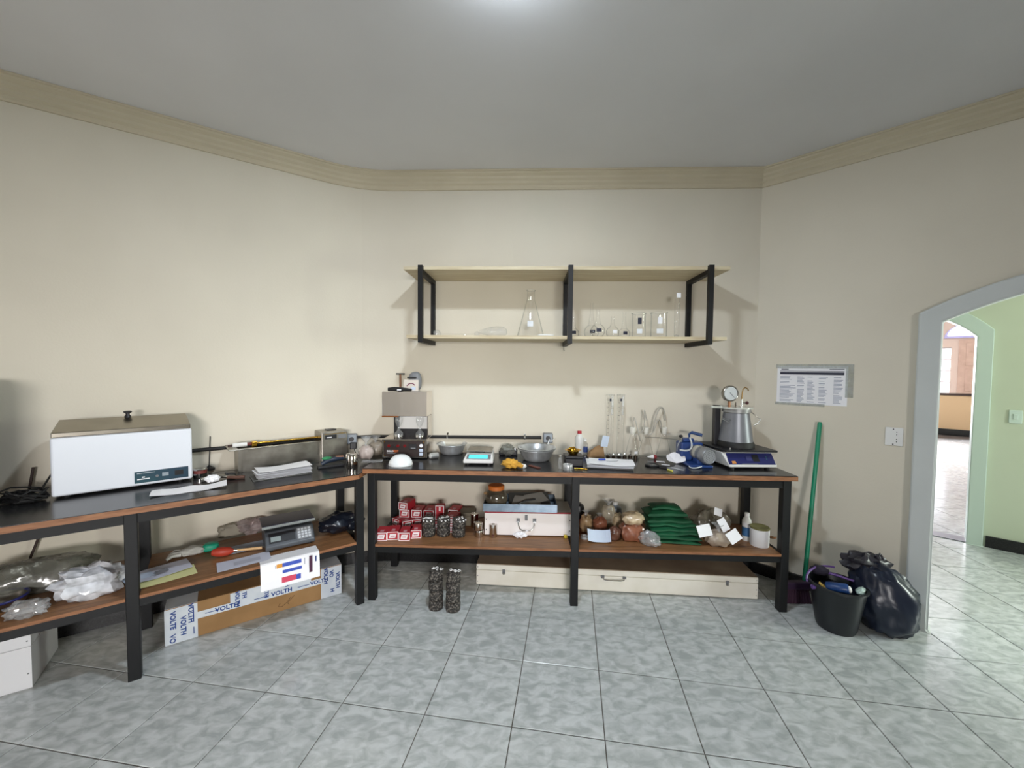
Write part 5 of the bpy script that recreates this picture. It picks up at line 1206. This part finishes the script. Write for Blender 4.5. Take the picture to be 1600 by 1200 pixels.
# ------------------------------------------------------------------ sand bags, tarpaulin and bottles
def sbag(label, px, py, wd, mat, seed, knot=None, dz=0, hgt=None, dep=.05, back=.05, group='bags of sand on the shelf', box=2.4):
    P = cs(px, py, back); rx = wpx(wd, P)/2; rz_ = hgt/2/.94
    return bag('sand_bag', label, P+V((0, 0, dz)), (rx, dep, rz_), mat, seed, knot, group=group, box=box, amp=.24)
sbag('tan bag of sand standing hard against the middle leg', 915, 834, 20, mSandT, 41, (.035, .02), hgt=.125)
sbag('brown bag of sand with a clear top, behind the blue paper', 937, 838, 22, mSandB, 42, (.03, .02), hgt=.115, back=.07)
sbag('dark brown small bag of sand in the front of the pile', 960, 846, 19, mSandD, 43, hgt=.085, dep=.04, back=.04)
sbag('big brown square bag of sand, right front of the pile', 986, 848, 34, mSandB, 44, hgt=.115, dep=.06, back=.06, box=3.2)
sbag('beige round bag resting on the big brown one', 988, 848, 33, mSandP, 45, dz=.113, hgt=.082, dep=.06, back=.06)
sbag('pale bag of sand peeping out behind the brown ones', 964, 836, 20, mSandP, 46, hgt=.13, dep=.04, back=.08)
P = cs(950, 840, .15); bag('knotted_bag', 'clear knotted bag rising above the sand bags', P, (.055, .04, .10), thin('film with pale sand', (226,222,210), (180,176,164), .3, .15, milk=.6, milkcol=(188,178,158), bump=.5, bscale=16), 48, (.05, .03))
P = cs(936, 848, .01); solo('bent_paper', MB().sheet(.155, .085, 4, .018, curl=.02).xf((0, 0, .0), (R(48), 0, 0)).xf((0, .0, .036)), mPaperB, 'bluish sheet of paper bent up before the sand bags', 'paper', P+V((0, .012, 0)), R(-4))
P = cs(1015, 856, .04); bag('film_bag', 'empty clear film bag sliding down beside the green tarpaulin', P, (.07, .04, .05), mBagC, 50, None, R(-35), amp=.3)
P = cs(913, 843, .02); t = thing('tape_roll', 'roll of clear tape by the middle bench leg', 'tape', P)
part(t, 'roll', MB().lathe([(.014, 0), (.025, 0), (.025, .02), (.014, .02), (.014, 0)], 24), thin('amber clear tape', (216,220,220), (150,156,160), .3, .1, milk=.35), True)
part(t, 'core', MB().lathe([(.0135, .0), (.0135, .02), (.011, .02), (.011, 0), (.0135, 0)], 24), mWhite, True)
P = bw(.80, .12, ZS); hh = up(P, 784)-ZS; bottle('reagent_bottle', 'pale blue bottle with a white cap behind the sand bags', P, .048, hh, .016, mWhite, M('pale blue plastic', (140,156,170), .35), M('deep blue label', (34,60,120), .5), (.35, .6))
P = bw(.525, .12, ZS); hh = up(P, 786)-ZS
t = thing('black_canister', 'black rounded canister at the back by the middle leg', 'canister', P)
part(t, 'body', MB().lathe([(0, 0), (.04, 0), (.042, .005), (.042, hh*.8), (.034, hh*.92), (0, hh*.94)], 24), mDark, True)
part(t, 'cap', MB().lathe([(.02, hh*.93), (.02, hh), (0, hh)], 18), mDark, True)
# folded tarpaulin: stacked wavy folds
P = cs(1047, 855, .15)
t = thing('green_tarpaulin', 'dark green tarpaulin folded in thick pleats on the shelf', 'tarpaulin', P, R(-3))
def fold(z0, z1, x0, x1, y0, y1, seed, mat=mTarp):
    nx, ny = 26, 10; mb = MB(); top = []; bot = []
    for j in range(ny+1):
        for i in range(nx+1):
            u, v = i/nx, j/ny; x = x0+(x1-x0)*u; y = y0+(y1-y0)*v
            n1 = noise.noise(V((x*9, y*7, seed))); ed = min(1, 6*min(u, 1-u, v+.02, 1-v)); ed = math.sqrt(max(0, ed))
            zc = (z0+z1)/2+.010*n1; h_ = (z1-z0)/2*(.12+.88*ed)*(1+.25*noise.noise(V((x*22, y*5, seed+4))))
            xx = x+.010*noise.noise(V((y*14, z0*40, seed))); yy = y+.012*noise.noise(V((x*11, seed, 2)))
            top.append((xx, yy, zc+h_)); bot.append((xx, yy, max(.0005, zc-h_)))
    n = len(top); fs = []
    for j in range(ny):
        for i in range(nx):
            a = j*(nx+1)+i; fs += [(a, a+1, a+nx+2, a+nx+1), (n+a+nx+1, n+a+nx+2, n+a+1, n+a)]
    rim = [i for i in range(nx)]+[nx+(nx+1)*j for j in range(ny)]+[(nx+1)*(ny+1)-1-i for i in range(nx)]+[(nx+1)*(ny-j) for j in range(ny)]
    for q, a in enumerate(rim): b = rim[(q+1) % len(rim)]; fs.append((b, a, n+a, n+b))
    return part(t, 'fold', mb.add(top+bot, fs), mat, True)
for k, (z0, z1, x0, x1, y0, y1) in enumerate(((.0, .026, -.145, .175, -.10, .12), (.024, .052, -.15, .18, -.095, .12), (.050, .076, -.155, .175, -.085, .12), (.074, .100, -.16, .168, -.075, .12), (.098, .122, -.165, .160, -.055, .12), (.118, .150, -.17, .14, -.03, .13), (.145, .190, -.165, .12, .0, .14), (.185, .215, -.12, .09, .03, .14))):
    o = fold(z0, z1, x0, x1, y0, y1, k*2.3)
    o.rotation_euler = (0, 0, R(-3+k))
# right group of film bags with tags
dust = thin('film with grey dust', (216,214,208), (160,158,150), .3, .15, milk=.5, milkcol=(150,142,128), bump=.6, bscale=16)
bag('film_bag', 'grey crumpled film bag heaped behind the tagged sand bag', cs(1108, 842, .14), (.135, .06, .085), dust, 52, None, 0, amp=.34, group='tagged film bags')
bag('film_bag', 'pale sand in a film bag at the shelf front, right of the tarpaulin', cs(1121, 856, .05), (.085, .055, .055), M('pale grey sand in film', (172,158,142), .35, col2=(150,136,122), scale=20, coat=.5), 54, (.05, .03), 0, amp=.22, group='tagged film bags')
def tagp(label, px, py, z, wd, hgt, rot): 
    P = at(px, py, z); o = solo('paper_tag', MB().sheet(wd, hgt, px, .006), mPaper, label, 'paper tag', P); o.rotation_euler = rot; return o
zz = ZS
def tagat(label, px, py, dist, wd, hgt, roll_):
    d = ray(px, py); P = CAM+d*(dist/d.y); o = solo('paper_tag', MB().sheet(wd, hgt, px*.1, .008), mPaper, label, 'paper tag', P); o.rotation_euler = Euler((R(70), roll_, R(8)), 'XYZ'); return o
tagat('white paper tag at the left of the film bags, over the tarpaulin edge', 1100, 829, 2.665, .095, .075, R(-8))
tagat('long white tag hanging down between film bag and bottle, upper part', 1130, 820, 2.672, .055, .085, R(-25))
tagat('white tag below the long one, nearest the white can', 1146, 838, 2.630, .085, .075, R(-30))
tagat('small white tag at the top of the grey film heap', 1121, 800, 2.72, .06, .05, R(20))
P = cs(1166, 846, .03); hh = up(P, 801)-ZS
bottle('reagent_bottle', 'white bottle with a blue label beside the white can', P, .030, hh, .014, mWhite, M('white translucent bottle', (214,214,210), .35), M('blue paper label', (60,104,150), .5), (.18, .50))
part(bpy.data.objects['reagent_bottle.001'], 'white_label', MB().lathe([(.0303, hh*.52), (.0303, hh*.66)], 26), mPaper, True)
P = cs(1186, 856, .055); hh = up(P, 824)-ZS
t = thing('white_can', 'squat white can with an olive lid at the right end of the shelf', 'can', P)
part(t, 'body', MB().lathe([(0, 0), (.056, 0), (.058, .004), (.059, hh), (0, hh)], 34), M('white paper can', (222,222,224), .6), True)
part(t, 'lid', MB().lathe([(.0595, hh-.004), (.061, hh+.004), (.056, hh+.008), (.050, hh+.004), (0, hh+.004)], 34), M('olive lid', (112,108,66), .5), True)
P = cs(1207, 846, .03); t = thing('wood_scrap', 'small curled wood shaving behind the white can', 'scrap', P)
part(t, 'shaving', MB().tube([(.018*math.cos(a), .018*math.sin(a), .012+.002*a) for a in [k*.5 for k in range(12)]], .006, 8), M('wood shaving', (150,104,66), .7), True)
# ------------------------------------------------------------------ on the floor
P = at(744, 914, 0)
t = thing('long_box', 'long low white wooden box with latches under the right bench', 'box', P, R(-4.6))
LN = 1.95
part(t, 'body', MB().box(0, LN, 0, .26, .004, .112), mWoodW, bevel=.006); part(t, 'lid', MB().box(0, LN, 0, .26, .114, .154), mWoodW, bevel=.006)
part(t, 'shaded_top', MB().box(.004, LN-.004, .006, .256, .154, .158), mTopShade)  # top darkened by colour to carry the shade under the bench
for x in (.20, LN-.205):
    l_ = part(t, 'latch', MB().box(x-.010, x+.010, -.005, 0, .092, .126), mGreyP, bevel=.002); part(l_, 'latch_tongue', MB().cyl((x, -.005, .098), (x, -.009, .098), .008, n=12), mSteelD)
hd = part(t, 'handle', MB().tube([(.90, -.006, .108), (.905, -.016, .098), (.93, -.018, .094), (1.02, -.018, .094), (1.045, -.016, .098), (1.05, -.006, .108)], .0045, 8), mSteel, True)
for x in (.90, 1.05): part(hd, 'mount', MB().box(x-.012, x+.012, -.005, 0, .10, .118), mGreyP)
for x in (.012, LN-.012):
    for z in (.03, .07, .135): part(t, 'nail', MB().cyl((x, -.0012, z), (x, 0, z), .003, n=8), mGreyP)
for k, (px, py) in enumerate(((681.5, 956.5), (708.5, 959.5))):
    P = at(px, py, 0, .047)
    for q in range(4):
        specimen('asphalt specimen on the floor, %s of four in the %s stack' % (('lowest', 'second from below', 'third from below', 'topmost, white marked')[q], ('left', 'right')[k]), P+V((random.uniform(-.003, .003), random.uniform(-.003, .003), q*.0635)), q*.9, q == 3, 'asphalt specimens', .0465, .063, 20+q+4*k)
# broom
pt = rw(1282, 659); pb = at(1252, 945, 0, .02)
t = thing('broom', 'broom with a green stick and maroon bristles leaning on the right wall', 'broom', (pb.x, pb.y, 0))
top = V((pt.x-.016, pt.y-.016, pt.z))-V((pb.x, pb.y, 0)); low = V((.03, .02, .15)); sd = (top-low)
part(t, 'stick', MB().tube([low, low+sd*.5, low+sd*.985, low+sd], [.0135, .0135, .0135, .009], 14), mGreenP, True)
part(t, 'brush_head', MB().box(-.13, .05, -.015, .03, .10, .15), M('dark purple head', (54,34,62), .5), bevel=.01, seg=3)
for k in range(11):
    x = -.12+.016*k; part(t, 'bristle_tuft', MB().cyl((x+(x+.04)*.25, .004, .002), (x, .008, .105), .013, .009, n=8), mMaroon, True)
# waste bin
P = at(1305, 994, 0, .115)
t = thing('waste_bucket', 'black plastic bucket full of rubbish by the archway', 'bucket', P)
prof = [(0, .004), (.092, .004), (.096, .0), (.104, .02), (.142, .262), (.150, .264), (.150, .275), (.139, .277), (.100, .024), (.09, .012), (0, .012)]
part(t, 'bucket', MB().lathe(prof, 44), M('black bucket plastic', (24,28,32), .4), True)
part(t, 'carry_handle', MB().tube([(.148*math.cos(a), .148*math.sin(a)*.35+.05, .255+.075*abs(math.sin(a))) for a in [math.pi*k/16 for k in range(6, 17)]], .0065, 8), mPurple, True)
part(t, 'handle_ear', MB().cyl((-.155, 0, .25), (-.14, 0, .25), .014, n=12), mPurple, True)
part(t, 'liner', MB().blob((.01, .02, .19), (.118, .115, .055), 61, .2, 3, 30, flat=.2), mBagB, True)
def up_(x, y, z): return P+V((x, y, z))
t2 = thing('dust_brush', 'brush with a purple handle lying across the black bucket', 'brush', P+V((.0, .06, .27)), R(-24))
part(t2, 'handle', MB().tube([(-.02, .02, .03), (.05, .012, .022), (.12, 0, .012)], [.009, .008, .007], 10), mPurple, True)
part(t2, 'head', MB().blob((-.05, .02, .035), (.05, .03, .03), 3, .15, 2.5), M('dark bristle pad', (34,28,44), .9), True)
t2 = thing('blue_can', 'blue drinks can lying on the rubbish in the black bucket', 'can', P+V((-.085, -.02, .262)), R(-40), tilt=(0, R(78)))
part(t2, 'body', MB().lathe([(0, 0), (.026, 0), (.03, .006), (.03, .10), (.024, .108), (0, .108)], 26), M('deep blue can', (28,62,116), .35), True)
part(t2, 'white_cap', MB().blob((0, -.004, .112), (.02, .016, .010), 1, .05, n=16), mWhite, True)
solo('mustard_strip', MB().bar((0, 0, 0), (.055, -.045, -.045), .024, .006), M('mustard card', (168,140,66), .6), 'mustard card strip leaning on the left rim inside the bucket', 'card', P+V((-.125, -.015, .285)))
t2 = solo('paper_wad', MB().blob((0, 0, 0), (.05, .022, .018), 8, .3, 3, 24), M('pale green paper', (176,196,190), .7), 'pale crumpled paper at the right rim of the bucket', 'paper', P+V((.085, -.07, .265)), R(35), smooth=True)
# navy refuse bag behind the bin
P = at(1380, 1003, 0, .155)
t = thing('refuse_bag', 'full navy refuse bag slumped beside the black bucket and archway', 'bag', P, R(-20))
mb = MB().blob((0, 0, .19), (.155, .145, .205), 71, .16, 2.2, 40, flat=.07, box=2.3)
mb.v = [(v[0]-.22*max(0, v[2]-.15)*1.6*(.5), v[1]+.05*max(0, v[2]-.15), v[2]) for v in mb.v]
part(t, 'bag', mb, mNavyBag, True)
part(t, 'gathered_neck', MB().blob((-.085, .05, .375), (.11, .07, .06), 73, .45, 2.8, 30), M('charcoal film', (40,38,46), .4, bump=.5, bscale=14), True)
part(t, 'tie_end', MB().blob((-.02, .04, .415), (.025, .02, .03), 75, .5, 3, 20), MATS['charcoal film'], True)
